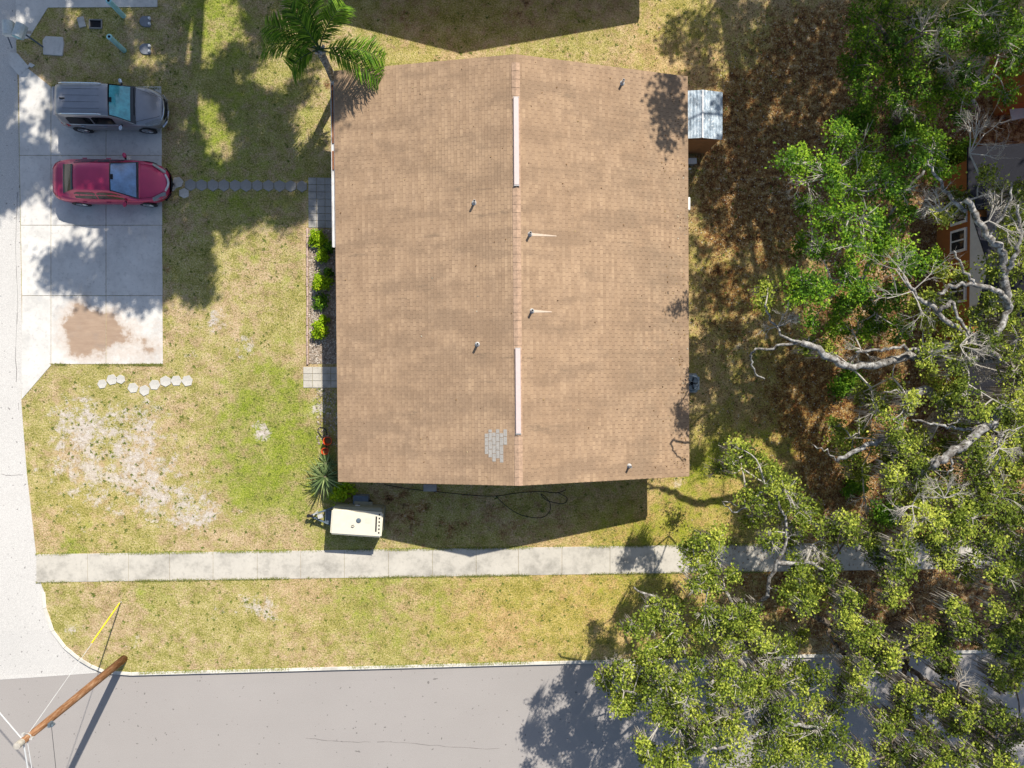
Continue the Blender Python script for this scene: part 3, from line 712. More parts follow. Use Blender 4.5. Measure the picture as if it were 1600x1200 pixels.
sword_plant(512, 742, 130, 1.0, 'large clump of grey-green sword leaves at the southwest house corner')
sword_plant(514, 722, 45, .62, 'smaller tuft of sword leaves just below the red pots')

def palm(px, py, h, label):
    p = P(px, py, 0); root = empty('palm_tree', (p.x, p.y, 0), 0, label, 'palm tree')
    m = MB(); m.tube([(0, 0, 0), (.02, 0, .3), (0, .02, h*.6), (0, 0, h)], [.24, .18, .13, .15], 14)
    m.build('trunk', M['bark'], root, smooth=True)
    m = MB()
    for i in range(10):
        a = i*2.4; m.tube([(.1*math.cos(a), .1*math.sin(a), h-.35+i*.03), (.22*math.cos(a), .22*math.sin(a), h-.1+i*.03)], [.05, .03], 6)
    m.build('leaf_base', M['dead'], root)
    # azimuth (deg, plan), length, rise
    fr = [(176, 2.6, .45), (160, 2.3, .8), (118, 2.3, .8), (98, 2.6, .9), (58, 2.1, .75), (-2, 2.7, .42), (-22, 2.8, .38), (130, 1.8, 1.2), (205, 1.7, .2)]
    for a, L_, e in fr:
        a = R_(a); d = np.array([math.cos(a), math.sin(a), 0]); s_ = np.array([-math.sin(a), math.cos(a), 0]); q = np.array([0, 0, h]); pts = [q]; K = 34
        for k in range(K):
            ang = e*1.1-1.75*(k/K)**1.25; q = q+(d*math.cos(ang)+np.array([0, 0, math.sin(ang)]))*L_/K; pts.append(q)
        F = []; T = []
        for k in range(5, K):
            tdir = pts[min(k+1, K)]-pts[k-1]; tdir /= np.linalg.norm(tdir)
            ll = .62*math.sin(PI*min(1, (k-3)/(K-2)*.86+.08))+.1
            for sg in (-1, 1):
                for rep in range(3):
                    up = RNG.uniform(-.55, .55); dv = s_*sg*.8+tdir*.55+np.array([0, 0, up]); dv /= np.linalg.norm(dv)
                    l2 = ll*RNG.uniform(.75, 1.1); b0 = pts[k]+(pts[k]-pts[k-1])*RNG.uniform(0, 1); mid = b0+dv*l2*.55; tip = b0+dv*l2+np.array([0, 0, -.22*l2]); wv = tdir*.021
                    t_ = RNG.uniform(0, 1)
                    F.append([b0-wv*.6, b0+wv*.6, mid+wv, mid-wv]); F.append([mid-wv, mid+wv, tip+wv*.15, tip-wv*.15]); T += [t_, t_]
        f = rawmesh('frond', np.array(F), 4, M['palm'], T, root)
        MB().tube([tuple(x) for x in pts[::3]], [max(.004, .028-.0022*i) for i in range(len(pts[::3]))], 5).build('frond_stalk', M['yucca'], f)
palm(529, 141, 3.7, 'feathery green palm leaning fronds over the northwest roof corner')

# ------------------------------------------------------------------ trees
def curve(pts, k=4):
    out = []; n = len(pts)
    for i in range(n-1):
        p0, p1, p2, p3 = pts[max(i-1, 0)], pts[i], pts[i+1], pts[min(i+2, n-1)]
        for j in range(k):
            t = j/k; out.append(.5*((2*p1)+(p2-p0)*t+(2*p0-5*p1+4*p2-p3)*t*t+(3*p1-p0-3*p2+p3)*t**3))
    out.append(pts[-1]); return out
def oak(name, base, trunkh, limbs, clumps, mat, label, cat, dens=1.0, leafL=.088, moss=0, deads=(), bark='bark', tr=.30, group=None, flat=.6, twig=True):
    """limbs: list of (r0, r1, [points]); clumps: list of (point, radius)"""
    root = empty(name, base, 0, label, cat, group); B = Vector(base)
    fork = B+Vector((0, 0, trunkh)) if not limbs else limbs[0][2][0]
    tr_pts = curve([B, B.lerp(fork, .35)+Vector((.12, .05, 0)), B.lerp(fork, .7)+Vector((-.08, .1, .1)), fork], 4)
    m = MB(); m.tube([p-B for p in tr_pts], [tr*(1.35-.5*min(1, i/4)) if i < 4 else tr*.9+((limbs[0][0] if limbs else tr*.6)-tr*.9)*(i/(len(tr_pts)-1)) for i in range(len(tr_pts))], 10)
    m.build('trunk', M[bark], root, smooth=True)
    samples = list(tr_pts[-4:])
    for r0, r1, pts in limbs:
        if (pts[0]-fork).length > .3:
            near = min(samples, key=lambda s_: (s_-pts[0]).length)
            if (near-pts[0]).length > .25: pts = [near, near.lerp(pts[0], .5)+Vector((0, 0, .15))]+pts
        q = curve(pts, 5); q = [p+Vector(RNG.normal(0, .035, 3)) if 0 < i < len(q)-1 else p for i, p in enumerate(q)]
        m = MB(); m.tube([p-B for p in q], [r0+(r1-r0)*i/(len(q)-1) for i in range(len(q))], 8); m.build('limb', M[bark], root, smooth=True); samples += q
        if not twig: continue
    tw = MB(); LC = []; LT = []; MS = []
    for c, r in clumps:
        if twig:
            near = min(samples, key=lambda s_: (s_-c).length+max(0, s_.z-c.z)*.5)
            d = (near-c).length; mid = near.lerp(c, .5)+Vector(RNG.normal(0, .10*d**.5, 3))
            q = curve([near, mid, c], 4); r0 = min(.07, .018+.012*d); tw.tube([p-B for p in q], [r0+(.012-r0)*i/(len(q)-1) for i in range(len(q))], 5, False)
            samples += q[3::3]
        ct = RNG.normal(0, .13); ns = max(7, int(24*r*r/.7)+5)
        for _ in range(ns):
            u = RNG.normal(size=3); u /= np.linalg.norm(u); rad = RNG.uniform(.25, 1.0)**.6
            s_ = np.array(c)+u*rad*np.array([r, r, r*flat])
            if twig:
                mp = (np.array(c)+s_)/2+RNG.normal(0, .06, 3)
                tw.tube([c-B, Vector(mp)-B, Vector(s_)-B], [.012, .008, .004], 4, False)
            nleaf = int(RNG.integers(30, 66)*dens*(1 if leafL < .15 else .6)); sr = RNG.uniform(.09, .18) if leafL < .15 else RNG.uniform(.16, .28)
            cc = s_+RNG.normal(size=(nleaf, 3))*np.array([sr, sr, sr*.55]); LC.append(cc)
            bt = RNG.normal(.48+ct, .18); LT.append(np.clip(bt+RNG.normal(0, .2, nleaf), 0, 1))
        if moss and RNG.uniform() < moss:
            for _ in range(int(46*r/.7)):
                u = RNG.uniform(-1, 1, 2)*r*.9; L_ = RNG.uniform(.3, 1.3); p0 = np.array(c)+np.array([u[0], u[1], -.05])
                for k in range(7):
                    o_ = RNG.normal(0, .05, 3); o_[2] *= .4; a_ = RNG.uniform(0, 2*PI); wv = np.array([math.cos(a_), math.sin(a_), 0])*.018
                    q0 = p0+o_; q1 = q0+np.array([*(RNG.normal(0, .04, 2)), -L_*RNG.uniform(.4, 1)]); MS.append([q0-wv, q0+wv, q1+wv*.3, q1-wv*.3])
        if twig and leafL < .15 and RNG.uniform() < .32:   # bare twigs that poke out of the leaves
            for _ in range(6):
                u = RNG.normal(size=3); u[2] = abs(u[2])*.6+.25; u /= np.linalg.norm(u); L_ = r*RNG.uniform(.7, 1.35); e = Vector(u*L_)+Vector(RNG.normal(0, .05, 3)); cb = c-B
                k1 = cb+e*.55+Vector(RNG.normal(0, .05, 3)); tw.tube([cb, k1, cb+e], [.013, .010, .006], 4, False)
                for _ in range(3):
                    tw.tube([k1, k1+(e*.5+Vector(RNG.normal(0, .22*L_, 3)))], [.008, .004], 3, False)
    if twig and tw.v: tw.build('twigs', M['dead'] if bark == 'bark' else M[bark], root)['kind'] = 'stuff'
    for c, r, azi in deads:
        dm = MB()
        def grow(p, d, L_, rad, lv):
            q = p+d*L_*.5+Vector(RNG.normal(0, .04*L_, 3)); e = p+d*L_; dm.tube([p-B, q-B, e-B], [rad, rad*.8, rad*.55], 4, False)
            if lv > 0:
                for _ in range(4 if lv > 1 else 3):
                    nd = (d+Vector(RNG.normal(0, .55, 3))).normalized(); grow(p.lerp(e, RNG.uniform(.35, 1)), nd, L_*RNG.uniform(.45, .8), rad*.5, lv-1)
        near = min(samples, key=lambda s_: (s_-c).length); dm.tube([near-B, near.lerp(c, .5)-B, c-B], [.035, .03, .022], 5, False)
        for _ in range(5):
            a = azi+RNG.normal(0, .9); grow(c, Vector((math.cos(a), math.sin(a), RNG.uniform(-.1, .5))).normalized(), r*.6, .02, 3)
        dm.build('dead_branch', M['dead'], root)
    if LC:
        LC = np.concatenate(LC); LT = np.concatenate(LT)
        rawmesh('crown', leaves(LC-np.array(B), leafL, leafL*.62, .7, .5), 4, mat, LT, root)
    if MS: rawmesh('hanging_moss', np.array(MS)-np.array(B), 4, M['moss'], RNG.uniform(0, 1, len(MS)), root)
    return root
def CL(lst, h, hv=.8, under=0.0):
    out = []
    for it in lst:
        hh = it[3] if len(it) > 3 else h+RNG.uniform(-hv, hv)
        out.append((P(it[0], it[1], hh), it[2]*.90/37.0*(30-hh)/30))
        if RNG.uniform() < under:
            h2 = hh-RNG.uniform(1.0, 2.4); out.append((P(it[0]+RNG.uniform(-22, 30), it[1]+RNG.uniform(-20, 26), h2), it[2]/37.0*.85*(30-h2)/30))
    return out
def LB(r0, r1, *pts): return (r0*.78, r1*.8, [P(*p) for p in pts])

# wide oak whose limbs reach over the yard from the east
clB = [(1495, 318, 30), (1478, 330, 18), (1560, 300, 26), (1590, 345, 32), (1575, 375, 22), (1592, 410, 32), (1555, 415, 24), (1585, 470, 30), (1560, 500, 36), (1590, 530, 40), (1545, 530, 22), (1585, 580, 38), (1480, 588, 40), (1455, 555, 28), (1500, 570, 22), (1510, 615, 26), (1475, 620, 22), (1565, 632, 20), (1530, 645, 18), (1452, 470, 18), (1500, 430, 16), (1395, 600, 18), (1450, 500, 16), (1420, 630, 22), (1395, 655, 16),
       (1590, 300, 22), (1540, 275, 14), (1478, 425, 14), (1488, 470, 14), (1475, 500, 18), (1490, 525, 20), (1520, 495, 16), (1505, 545, 20), (1545, 470, 14), (1350, 612, 18, 5.), (1370, 630, 22, 5.), (1290, 545, 16, 5.), (1200, 455, 16, 6.), (1188, 475, 12, 6.), (1260, 540, 14, 5.5)]
limbs = [LB(.20, .13, (1470, 560, 5.0), (1440, 558, 6.2), (1412, 557, 6.6), (1365, 570, 6.7), (1317, 571, 6.8), (1285, 550, 6.9), (1252, 535, 6.9)),
         LB(.06, .035, (1252, 535, 6.9), (1225, 525, 6.9), (1207, 505, 6.9), (1195, 478, 6.8)), LB(.06, .03, (1252, 535, 6.9), (1215, 540, 6.8), (1178, 548, 6.7), (1173, 562, 6.6), (1180, 580, 6.5), (1195, 592, 6.4)),
         LB(.09, .05, (1452, 552, 6.6), (1430, 545, 7), (1400, 543, 7.1), (1370, 548, 7.2), (1337, 550, 7.2)),
         LB(.18, .05, (1560, 562, 7), (1525, 535, 7.4), (1487, 508, 7.6), (1450, 475, 7.8), (1425, 455, 8), (1412, 432, 8)),
         LB(.15, .06, (1575, 480, 7.5), (1565, 462, 8), (1545, 450, 8.2), (1515, 443, 8.3), (1490, 447, 8.2), (1465, 458, 8.1)), LB(.07, .03, (1520, 443, 8.3), (1505, 418, 8.4), (1490, 392, 8.5)),
         LB(.19, .10, (1575, 480, 7.5), (1568, 430, 8), (1566, 395, 8.3), (1545, 370, 8.4), (1525, 335, 8.5), (1510, 310, 8.6)), LB(.11, .05, (1568, 430, 8), (1585, 400, 8.4), (1595, 360, 8.6), (1590, 320, 8.8)), LB(.09, .03, (1510, 330, 8.4), (1480, 300, 8.3), (1455, 262, 8.2), (1448, 250, 8.1)),
         LB(.10, .04, (1487, 470, 7.8), (1500, 500, 7.9), (1515, 525, 7.9)), LB(.07, .03, (1545, 372, 8.4), (1570, 330, 8.8), (1580, 285, 9))]
oak('live_oak', P(1480, 545, 0), 4, limbs, CL(clB, 7.2, .8, .15), M['leaf'], 'pale-limbed oak beside the orange house, long bare limbs reaching west over the yard', 'tree', .95, moss=.35, tr=.38,
    deads=[(P(1425, 455, 8), 1.5, 2.6), (P(1515, 240, 8.0), 1.4, .8), (P(1545, 345, 8.6), 1.2, .3), (P(1590, 360, 8.6), 1.1, .5), (P(1215, 510, 6.6), .8, 2), (P(1470, 330, 8), .9, 2.9), (P(1500, 540, 8), .9, -.8)])
# green crown over the middle of the side yard
clA = [(1310, 212, 30), (1345, 235, 34), (1372, 262, 30), (1252, 252, 30), (1290, 272, 34), (1335, 292, 38), (1385, 285, 26), (1225, 250, 16), (1405, 300, 24), (1455, 235, 34), (1470, 265, 30), (1430, 255, 24), (1455, 210, 20), (1300, 338, 32), (1345, 342, 34), (1390, 362, 38), (1405, 400, 36), (1360, 395, 34), (1325, 385, 26), (1280, 385, 20), (1262, 440, 34), (1245, 460, 20), (1285, 465, 28), (1322, 430, 26), (1348, 450, 26), (1252, 385, 20, 5), (1270, 500, 18, 5), (1310, 480, 22, 5), (1370, 500, 28, 4.5), (1340, 520, 28, 4.5), (1410, 515, 24, 4.5), (1350, 480, 30, 4.5), (1400, 460, 26, 5.5), (1310, 510, 22, 4.5), (1430, 420, 18), (1260, 320, 16, 5.5), (1420, 330, 16, 5.5), (1455, 405, 16), (1410, 225, 14)]
oak('laurel_oak', P(1345, 460, 0), 4, [LB(.15, .08, (1340, 450, 4.2), (1330, 400, 5.5), (1320, 330, 6.6), (1300, 270, 7.2)), LB(.12, .06, (1345, 440, 4.8), (1375, 380, 6), (1400, 320, 7), (1445, 260, 7.6)), LB(.10, .05, (1335, 440, 4.6), (1300, 440, 5.6), (1270, 450, 6.4)), LB(.045, .02, (1311, 360, 6.8), (1312, 385, 6.8), (1308, 400, 6.7), (1298, 415, 6.6)), LB(.05, .02, (1380, 420, 6), (1400, 405, 7), (1405, 385, 7.3))],
    CL(clA, 7.3, .7), M['leafg'], 'dense bright green tree over the side yard, west of the orange house', 'tree', 1.1, deads=[(P(1262, 285, 6.6), .9, 3.6), (P(1390, 275, 7.2), .8, 4.2), (P(1285, 385, 6.4), .7, 3.3), (P(1345, 545, 5), .8, 4)], tr=.22, bark='bark')
# crowns along the east side, lower half
clC = [(1405, 690, 26), (1395, 712, 30), (1435, 700, 24), (1440, 735, 32), (1420, 765, 32), (1470, 735, 26), (1455, 770, 26), (1400, 740, 24), (1445, 810, 34), (1480, 825, 40), (1500, 790, 30), (1520, 810, 34), (1455, 850, 30), (1480, 870, 26), (1520, 700, 32), (1555, 690, 36), (1590, 670, 38), (1540, 735, 36), (1580, 730, 40), (1560, 775, 40), (1595, 790, 36), (1570, 820, 30), (1540, 850, 34), (1590, 860, 36), (1570, 900, 30), (1510, 890, 22), (1410, 860, 26), (1380, 870, 20), (1410, 885, 22), (1310, 685, 26, 4.5), (1345, 680, 24, 4.5), (1330, 710, 20, 4.5), (1375, 700, 18, 4.5), (1300, 665, 12, 4.5), (1350, 615, 14, 4.5), (1340, 740, 14, 4), (1500, 660, 20), (1480, 700, 20), (1590, 625, 24)]
oak('live_oak', P(1430, 690, 0), 4, [LB(.22, .08, (1478, 640, 4.6), (1445, 610, 6.8), (1425, 632, 6.8), (1405, 662, 6.7), (1385, 685, 6.6), (1345, 700, 6.5), (1307, 720, 6.4)), LB(.035, .02, (1307, 720, 6.4), (1290, 705, 6.4), (1270, 695, 6.3)),
    LB(.30, .14, (1500, 660, 4.6), (1560, 630, 7.4), (1550, 655, 7.4), (1532, 672, 7.4), (1503, 698, 7.4), (1475, 714, 7.4), (1456, 728, 7.3)), LB(.06, .03, (1482, 708, 7.4), (1488, 725, 7.4), (1480, 742, 7.4)), LB(.05, .03, (1478, 712, 7.4), (1463, 716, 7.5), (1455, 725, 7.5)), LB(.08, .03, (1535, 667, 7.4), (1505, 670, 7.4), (1480, 667, 7.4), (1450, 660, 7.4), (1425, 656, 7.4)), LB(.06, .02, (1530, 660, 7.4), (1505, 658, 7.6), (1480, 662, 7.7)),
    LB(.07, .03, (1555, 665, 7.2), (1560, 685, 7.3), (1560, 720, 7.3)), LB(.07, .03, (1445, 612, 6.8), (1415, 611, 6.9), (1380, 612, 7)), LB(.04, .02, (1560, 680, 7.5), (1590, 668, 7.5), (1610, 660, 7.5))],
    CL(clC, 6.5, .8, .25), M['leaf'], 'spreading oak on the east edge below the orange house, lichen-white limbs exposed', 'tree', 1.05, moss=.45, tr=.36,
    deads=[(P(1400, 742, 6.4), .7, 3.3), (P(1425, 790, 7.4), .9, 3.2), (P(1475, 778, 7.2), .9, 1), (P(1560, 700, 7.4), .7, -1.6), (P(1370, 640, 6), .8, 3), (P(1350, 775, 4), .7, -1.5), (P(1550, 810, 6), .7, -1), (P(1530, 600, 6), .8, 2)])
clD = [(1150, 698, 16), (1165, 712, 20), (1185, 730, 22), (1145, 725, 14), (1205, 745, 22), (1225, 765, 26), (1165, 775, 18), (1190, 790, 22), (1245, 790, 26), (1215, 800, 24), (1270, 815, 24), (1240, 830, 22), (1175, 810, 16), (1205, 845, 18), (1290, 870, 24), (1275, 900, 26), (1300, 895, 18), (1250, 905, 22), (1230, 930, 24), (1265, 935, 22), (1245, 880, 18), (1125, 838, 14), (1118, 870, 18), (1075, 855, 14), (1090, 845, 12), (1085, 880, 16), (1105, 895, 18), (1120, 915, 20), (1140, 900, 14), (1085, 915, 16), (1020, 948, 14), (1030, 970, 22), (1012, 965, 14), (1055, 945, 14), (1050, 975, 18), (1000, 985, 14), (985, 980, 9), (1100, 955, 22), (1120, 975, 24), (1090, 985, 20), (1060, 1005, 20), (1145, 965, 20), (1170, 955, 20), (1165, 985, 24), (1190, 1000, 24), (1200, 1030, 24), (1140, 1010, 20), (1030, 1010, 16), (1010, 1015, 12),
       (945, 1060, 14), (960, 1045, 14), (975, 1055, 18), (1000, 1045, 18), (1025, 1050, 18), (1040, 1065, 20), (1005, 1070, 16), (970, 1090, 16), (965, 1105, 12), (990, 1090, 18), (1015, 1095, 22), (1045, 1100, 24), (1075, 1090, 20), (1065, 1060, 16), (1090, 1040, 18), (1095, 1115, 22), (1130, 1045, 22), (1150, 1070, 24), (1120, 1080, 22), (1175, 1060, 24), (1060, 1130, 24), (1030, 1125, 18), (1100, 1150, 24), (1080, 1165, 20), (1005, 1165, 14), (1010, 1180, 12), (1055, 1185, 22), (1140, 1120, 26), (1150, 1155, 26), (1125, 1185, 26), (1190, 1095, 24), (1215, 1070, 22), (1245, 1060, 24), (1265, 1090, 24), (1230, 1110, 26), (1205, 1140, 26), (1240, 1150, 30), (1275, 1140, 28), (1290, 1170, 28), (1250, 1185, 30), (1200, 1180, 28), (1170, 1195, 26), (1310, 1155, 22), (1300, 1115, 18), (1325, 1080, 22), (1290, 1060, 18), (1060, 1200, 20), (1225, 1010, 16), (1020, 1195, 12)]
oak('live_oak', P(1160, 985, 0), 3, [LB(.13, .05, (1165, 1000, 2.6), (1180, 980, 4), (1190, 940, 5), (1215, 880, 5.6), (1230, 820, 5.9), (1200, 760, 6)), LB(.10, .05, (1175, 990, 3.4), (1150, 950, 4.4), (1122, 905, 5), (1117, 868, 5.2), (1098, 845, 5.2)), LB(.13, .04, (1165, 1000, 2.8), (1120, 1000, 4), (1080, 985, 4.6), (1058, 962, 4.8), (1035, 940, 4.9), (990, 917, 5)), LB(.14, .05, (1170, 1010, 3), (1140, 1050, 4.4), (1080, 1080, 5.2), (1020, 1090, 5.5), (975, 1080, 5.6)),
    LB(.15, .06, (1175, 1010, 3), (1190, 1060, 4.6), (1200, 1110, 5.4), (1180, 1150, 5.8), (1120, 1170, 5.9)), LB(.13, .05, (1200, 1110, 5.4), (1240, 1130, 5.8), (1290, 1140, 6)), LB(.12, .05, (1215, 880, 5.6), (1260, 880, 5.8), (1285, 890, 6)), LB(.05, .02, (1150, 800, 5.5), (1130, 785, 5.3), (1165, 790, 5.4))],
    CL(clD, 5.8, .5, .45), M['leaf'], 'broad oak overhanging the sidewalk and road, casting speckled shade on the asphalt', 'tree', .85, leafL=.09, moss=.35, tr=.3,
    deads=[(P(1160, 1085, 5.6), .8, 0), (P(1110, 1100, 5.4), .7, .5), (P(960, 1040, 5.), .5, 2.5), (P(1130, 1000, 5), .6, 1), (P(1220, 840, 5.6), .7, 1), (P(1270, 850, 5.6), .7, -.4)])
clE = [(1330, 835, 16), (1345, 820, 18), (1360, 850, 20), (1320, 815, 14), (1300, 830, 12), (1390, 905, 16), (1255, 950, 14), (1330, 940, 16), (1325, 925, 14), (1345, 1000, 20), (1330, 985, 18), (1365, 985, 16), (1385, 1010, 20), (1370, 1030, 22), (1350, 1025, 16), (1400, 1030, 14), (1400, 925, 16), (1440, 990, 20), (1455, 1010, 20), (1430, 1010, 14), (1480, 1030, 18), (1500, 960, 22), (1510, 985, 20), (1490, 945, 16), (1475, 1000, 14), (1560, 955, 20), (1575, 980, 24), (1595, 1010, 26), (1570, 1015, 20), (1550, 1000, 14), (1590, 1050, 22), (1560, 1050, 14), (1415, 1075, 18), (1430, 1090, 20), (1410, 1095, 14), (1480, 1090, 18), (1470, 1105, 14), (1335, 1060, 16), (1345, 1090, 18), (1400, 1130, 18), (1385, 1140, 14), (1450, 1150, 20), (1470, 1165, 16), (1390, 1180, 22), (1420, 1175, 18), (1520, 1120, 24), (1540, 1135, 24), (1500, 1135, 18), (1560, 1115, 20), (1585, 1145, 22), (1540, 1170, 26), (1510, 1185, 24), (1570, 1185, 26), (1340, 1190, 18), (1450, 1195, 20), (1355, 1045, 14), (1320, 965, 14), (1590, 930, 20), (1480, 1180, 14), (1525, 1090, 14)]
oak('live_oak', P(1400, 985, 0), 3, [LB(.22, .10, (1400, 985, 2.4), (1350, 983, 3.8), (1310, 980, 4.6), (1280, 968, 5), (1255, 955, 5.2)), LB(.13, .05, (1330, 1022, 4.4), (1310, 1012, 4.8), (1298, 998, 5), (1292, 985, 5)), LB(.16, .07, (1410, 985, 2.6), (1450, 980, 4.5), (1500, 985, 5.8), (1560, 980, 6.4)), LB(.15, .06, (1405, 990, 2.6), (1415, 1040, 4.4), (1400, 1110, 5.4), (1395, 1165, 5.8)), LB(.13, .05, (1415, 1040, 4.4), (1470, 1080, 5.6), (1520, 1120, 6.2), (1560, 1160, 6.4)), LB(.08, .03, (1495, 1085, 6.), (1495, 1065, 6.2), (1480, 1060, 6.2))],
    CL(clE, 6.2, .6, .85), M['leaf'], 'thin-crowned oak draped in grey hanging moss above the road, lower right', 'tree', .9, moss=1.0, tr=.32, bark='barkb',
    deads=[(P(1495, 1070, 6), .7, 1), (P(1400, 1020, 5.6), .7, 2), (P(1530, 1030, 6), .8, 0), (P(1370, 1050, 5), .8, 3), (P(1300, 1030, 5), .7, 3)])
# shaded trees in the north east corner
clF = [(1345, 22, 30), (1380, 18, 34), (1420, 30, 32), (1450, 25, 28), (1355, 60, 30), (1390, 70, 36), (1335, 85, 26), (1330, 115, 22), (1345, 140, 18), (1420, 90, 30), (1450, 60, 24), (1400, 125, 30), (1440, 130, 32), (1385, 155, 24), (1415, 165, 24), (1460, 165, 24), (1480, 130, 26), (1360, 105, 22), (1460, 95, 24)]
oak('laurel_oak', P(1400, 190, 0), 3, [LB(.14, .06, (1400, 180, 2.4), (1400, 140, 3.6), (1395, 90, 4.6), (1375, 40, 5)), LB(.10, .04, (1400, 160, 3.), (1430, 120, 4.2), (1450, 60, 5)), LB(.04, .015, (1400, 75, 5), (1430, 60, 5.3), (1460, 30, 5.6), (1478, 5, 5.8)), LB(.05, .02, (1400, 76, 5), (1440, 55, 5.4), (1430, 52, 5.4), (1462, 55, 5.4))],
    CL(clF, 4.6, .6), M['leafg'], 'dark leafy tree in the shade at the top, right of the leaf-strewn yard', 'tree', 1.0, deads=[(P(1480, 85, 5.2), 1.3, 4.3), (P(1440, 50, 5.2), .9, 1), (P(1410, 160, 4.5), .8, 3.6)], tr=.2, bark='barkb')
clG = [(1500, 50, 30), (1535, 25, 32), (1570, 20, 32), (1590, 50, 30), (1560, 55, 32), (1595, 90, 24), (1510, 15, 26), (1480, 30, 22), (1530, 75, 22), (1540, 130, 26), (1500, 150, 22), (1570, 145, 18), (1510, 110, 20), (1575, 105, 18), (1550, 10, 24), (1500, 180, 18)]
oak('laurel_oak', P(1520, 180, 0), 3, [LB(.13, .05, (1520, 160, 2.6), (1530, 110, 4), (1545, 60, 5.2), (1550, 20, 5.8)), LB(.10, .03, (1520, 140, 3), (1500, 105, 4.5), (1545, 75, 5.3), (1560, 68, 5.5))],
    CL(clG, 5.6, .6), M['leafg'], 'green tree in the extreme top right corner with bare grey twigs', 'tree', 1.0, deads=[(P(1540, 85, 5.4), 1.2, .6), (P(1590, 85, 5), 1, -.4), (P(1495, 95, 5.2), .9, 4)], tr=.2)
# low undergrowth in the shade between the trees
for i, (px, py, r, lb) in enumerate([(1350, 180, .9, 'low dark shrub in deep shade between the two northern trees and the yard'), (1420, 200, .9, 'dark undergrowth bush just north of the bright side-yard tree'), (1500, 235, .7, 'dim bush by the north end of the orange house'), (1330, 600, .8, 'shaded bush under the long bare oak limbs'), (1390, 800, .8, 'shaded bush beneath the spreading oak near the sidewalk'), (1340, 760, .6, 'small shaded shrub in red leaf litter by the sidewalk')]):
    p = P(px, py, .5); bush('undergrowth_bush', p.x, p.y, r, 1.0, M['leafg'], lb, 'bush', 'undergrowth bushes under the trees', 1500, .11, .07)

# tall trees outside the picture that shade the yard and the cars
def shade_tree(base, spots, label, lim, big=1.0):
    cl = []
    for sx, sy, h, r in spots:
        G = P(sx, sy, 0); k = h/math.tan(SUN_EL)
        c = Vector((G.x+math.sin(SUN_AZ)*k, G.y+math.cos(SUN_AZ)*k, h)); q = pix(c)
        if -25 < q[0] < 1625 and -25 < q[1] < 1225: 
            continue
        cl.append((c, r/37.0))
    root_l = []
    fork = Vector((base[0], base[1], lim))
    cs = sorted(cl, key=lambda t_: -(t_[0]-fork).length)[:4]
    for c, r in cs: root_l.append((.2, .06, [fork, fork.lerp(c, .5)+Vector((0, 0, .6)), c]))
    return oak('tall_oak', base, lim, root_l, cl, M['leafx'], label, 'tree', .55*big, leafL=.19, tr=.45, flat=.5)
tl = []
LITP = [(335, 30, 42), (322, 192, 24), (400, 120, 10), (300, 90, 10), (470, 40, 30), (30, 40, 8), (440, 110, 22), (480, 200, 20), (350, 235, 12), (345, 395, 12), (150, 375, 12), (55, 150, 22), (100, 230, 15), (45, 175, 15), (110, 25, 12)]
def inpoly(x, y, poly):
    c = False; n = len(poly)
    for i in range(n):
        x1, y1 = poly[i]; x2, y2 = poly[i-1]
        if (y1 > y) != (y2 > y) and x < (x2-x1)*(y-y1)/(y2-y1)+x1: c = not c
    return c
SHP = [(-40, -60), (500, -60), (515, 60), (470, 150), (505, 300), (470, 345), (420, 330), (380, 370), (360, 400), (330, 430), (320, 470), (280, 490), (220, 485), (170, 460), (75, 450), (65, 420), (90, 385), (150, 365), (160, 345), (80, 325), (40, 310), (-40, 320)]
for gx in range(-40, 520, 20):
    for gy in range(-60, 500, 20):
        x = gx+RNG.uniform(-9, 9); y = gy+RNG.uniform(-9, 9)
        if not inpoly(x, y, SHP): continue
        if any((x-a)**2+(y-b)**2 < (r+16)**2 for a, b, r in LITP): continue
        if RNG.uniform() < .20: continue
        tl.append((x, y, RNG.uniform(12.5, 15), RNG.uniform(13, 20)))
tb = P(330, -330, 0)
west = [s_ for s_ in tl if s_[0] < 230]; east = [s_ for s_ in tl if s_[0] >= 230]
shade_tree((tb.x-4, tb.y+3, 0), west, 'tall oak beyond the top left of the picture that shades the parked cars', 9, 1.4)
shade_tree((tb.x+3.5, tb.y+3.5, 0), east, 'tall oak beyond the top of the picture that shades the front lawn', 9, 1.4)
tr_ = []
for (x, y, r) in [(1035, 165, 28), (1050, 130, 26), (1062, 185, 22), (1040, 215, 16), (1060, 160, 20)]:
    G = P(x, y, 2.9); tr_.append((G, r))
sp2 = []
for x in range(1080, 1640, 17):
    for y in range(-60, 640, 17):
        xx = x+RNG.uniform(-9, 9); yy = y+RNG.uniform(-9, 9)
        d = .54 if xx < 1280 else .80
        if yy < 120 and xx < 1130: d = .34
        if yy < 280 and xx > 1150: d = .66
        if yy < 300 and xx > 1270: d = .85
        if yy > 300: d *= .8
        if yy > 300 and xx > 1180: d *= .35
        if 560 < yy < 720 and xx < 1290: d = .5
        if RNG.uniform() < d: sp2.append((xx, yy, RNG.uniform(10.5, 13.5), RNG.uniform(6, 12)))
sp3 = []
for x in range(1300, 1660, 22):
    for y in range(720, 1260, 22):
        xx = x+RNG.uniform(-11, 11); yy = y+RNG.uniform(-11, 11)
        if RNG.uniform() < (.34 if yy < 900 else .72) and xx+(yy-900)*.2 > 1330: sp3.append((xx, yy, RNG.uniform(12, 14.5), RNG.uniform(10, 17)))
e1 = P(1250, -260, 0); e2 = P(1700, 30, 0)
a1 = [s_ for s_ in sp2 if s_[0] < 1300]; a2 = [s_ for s_ in sp2 if s_[0] >= 1300]
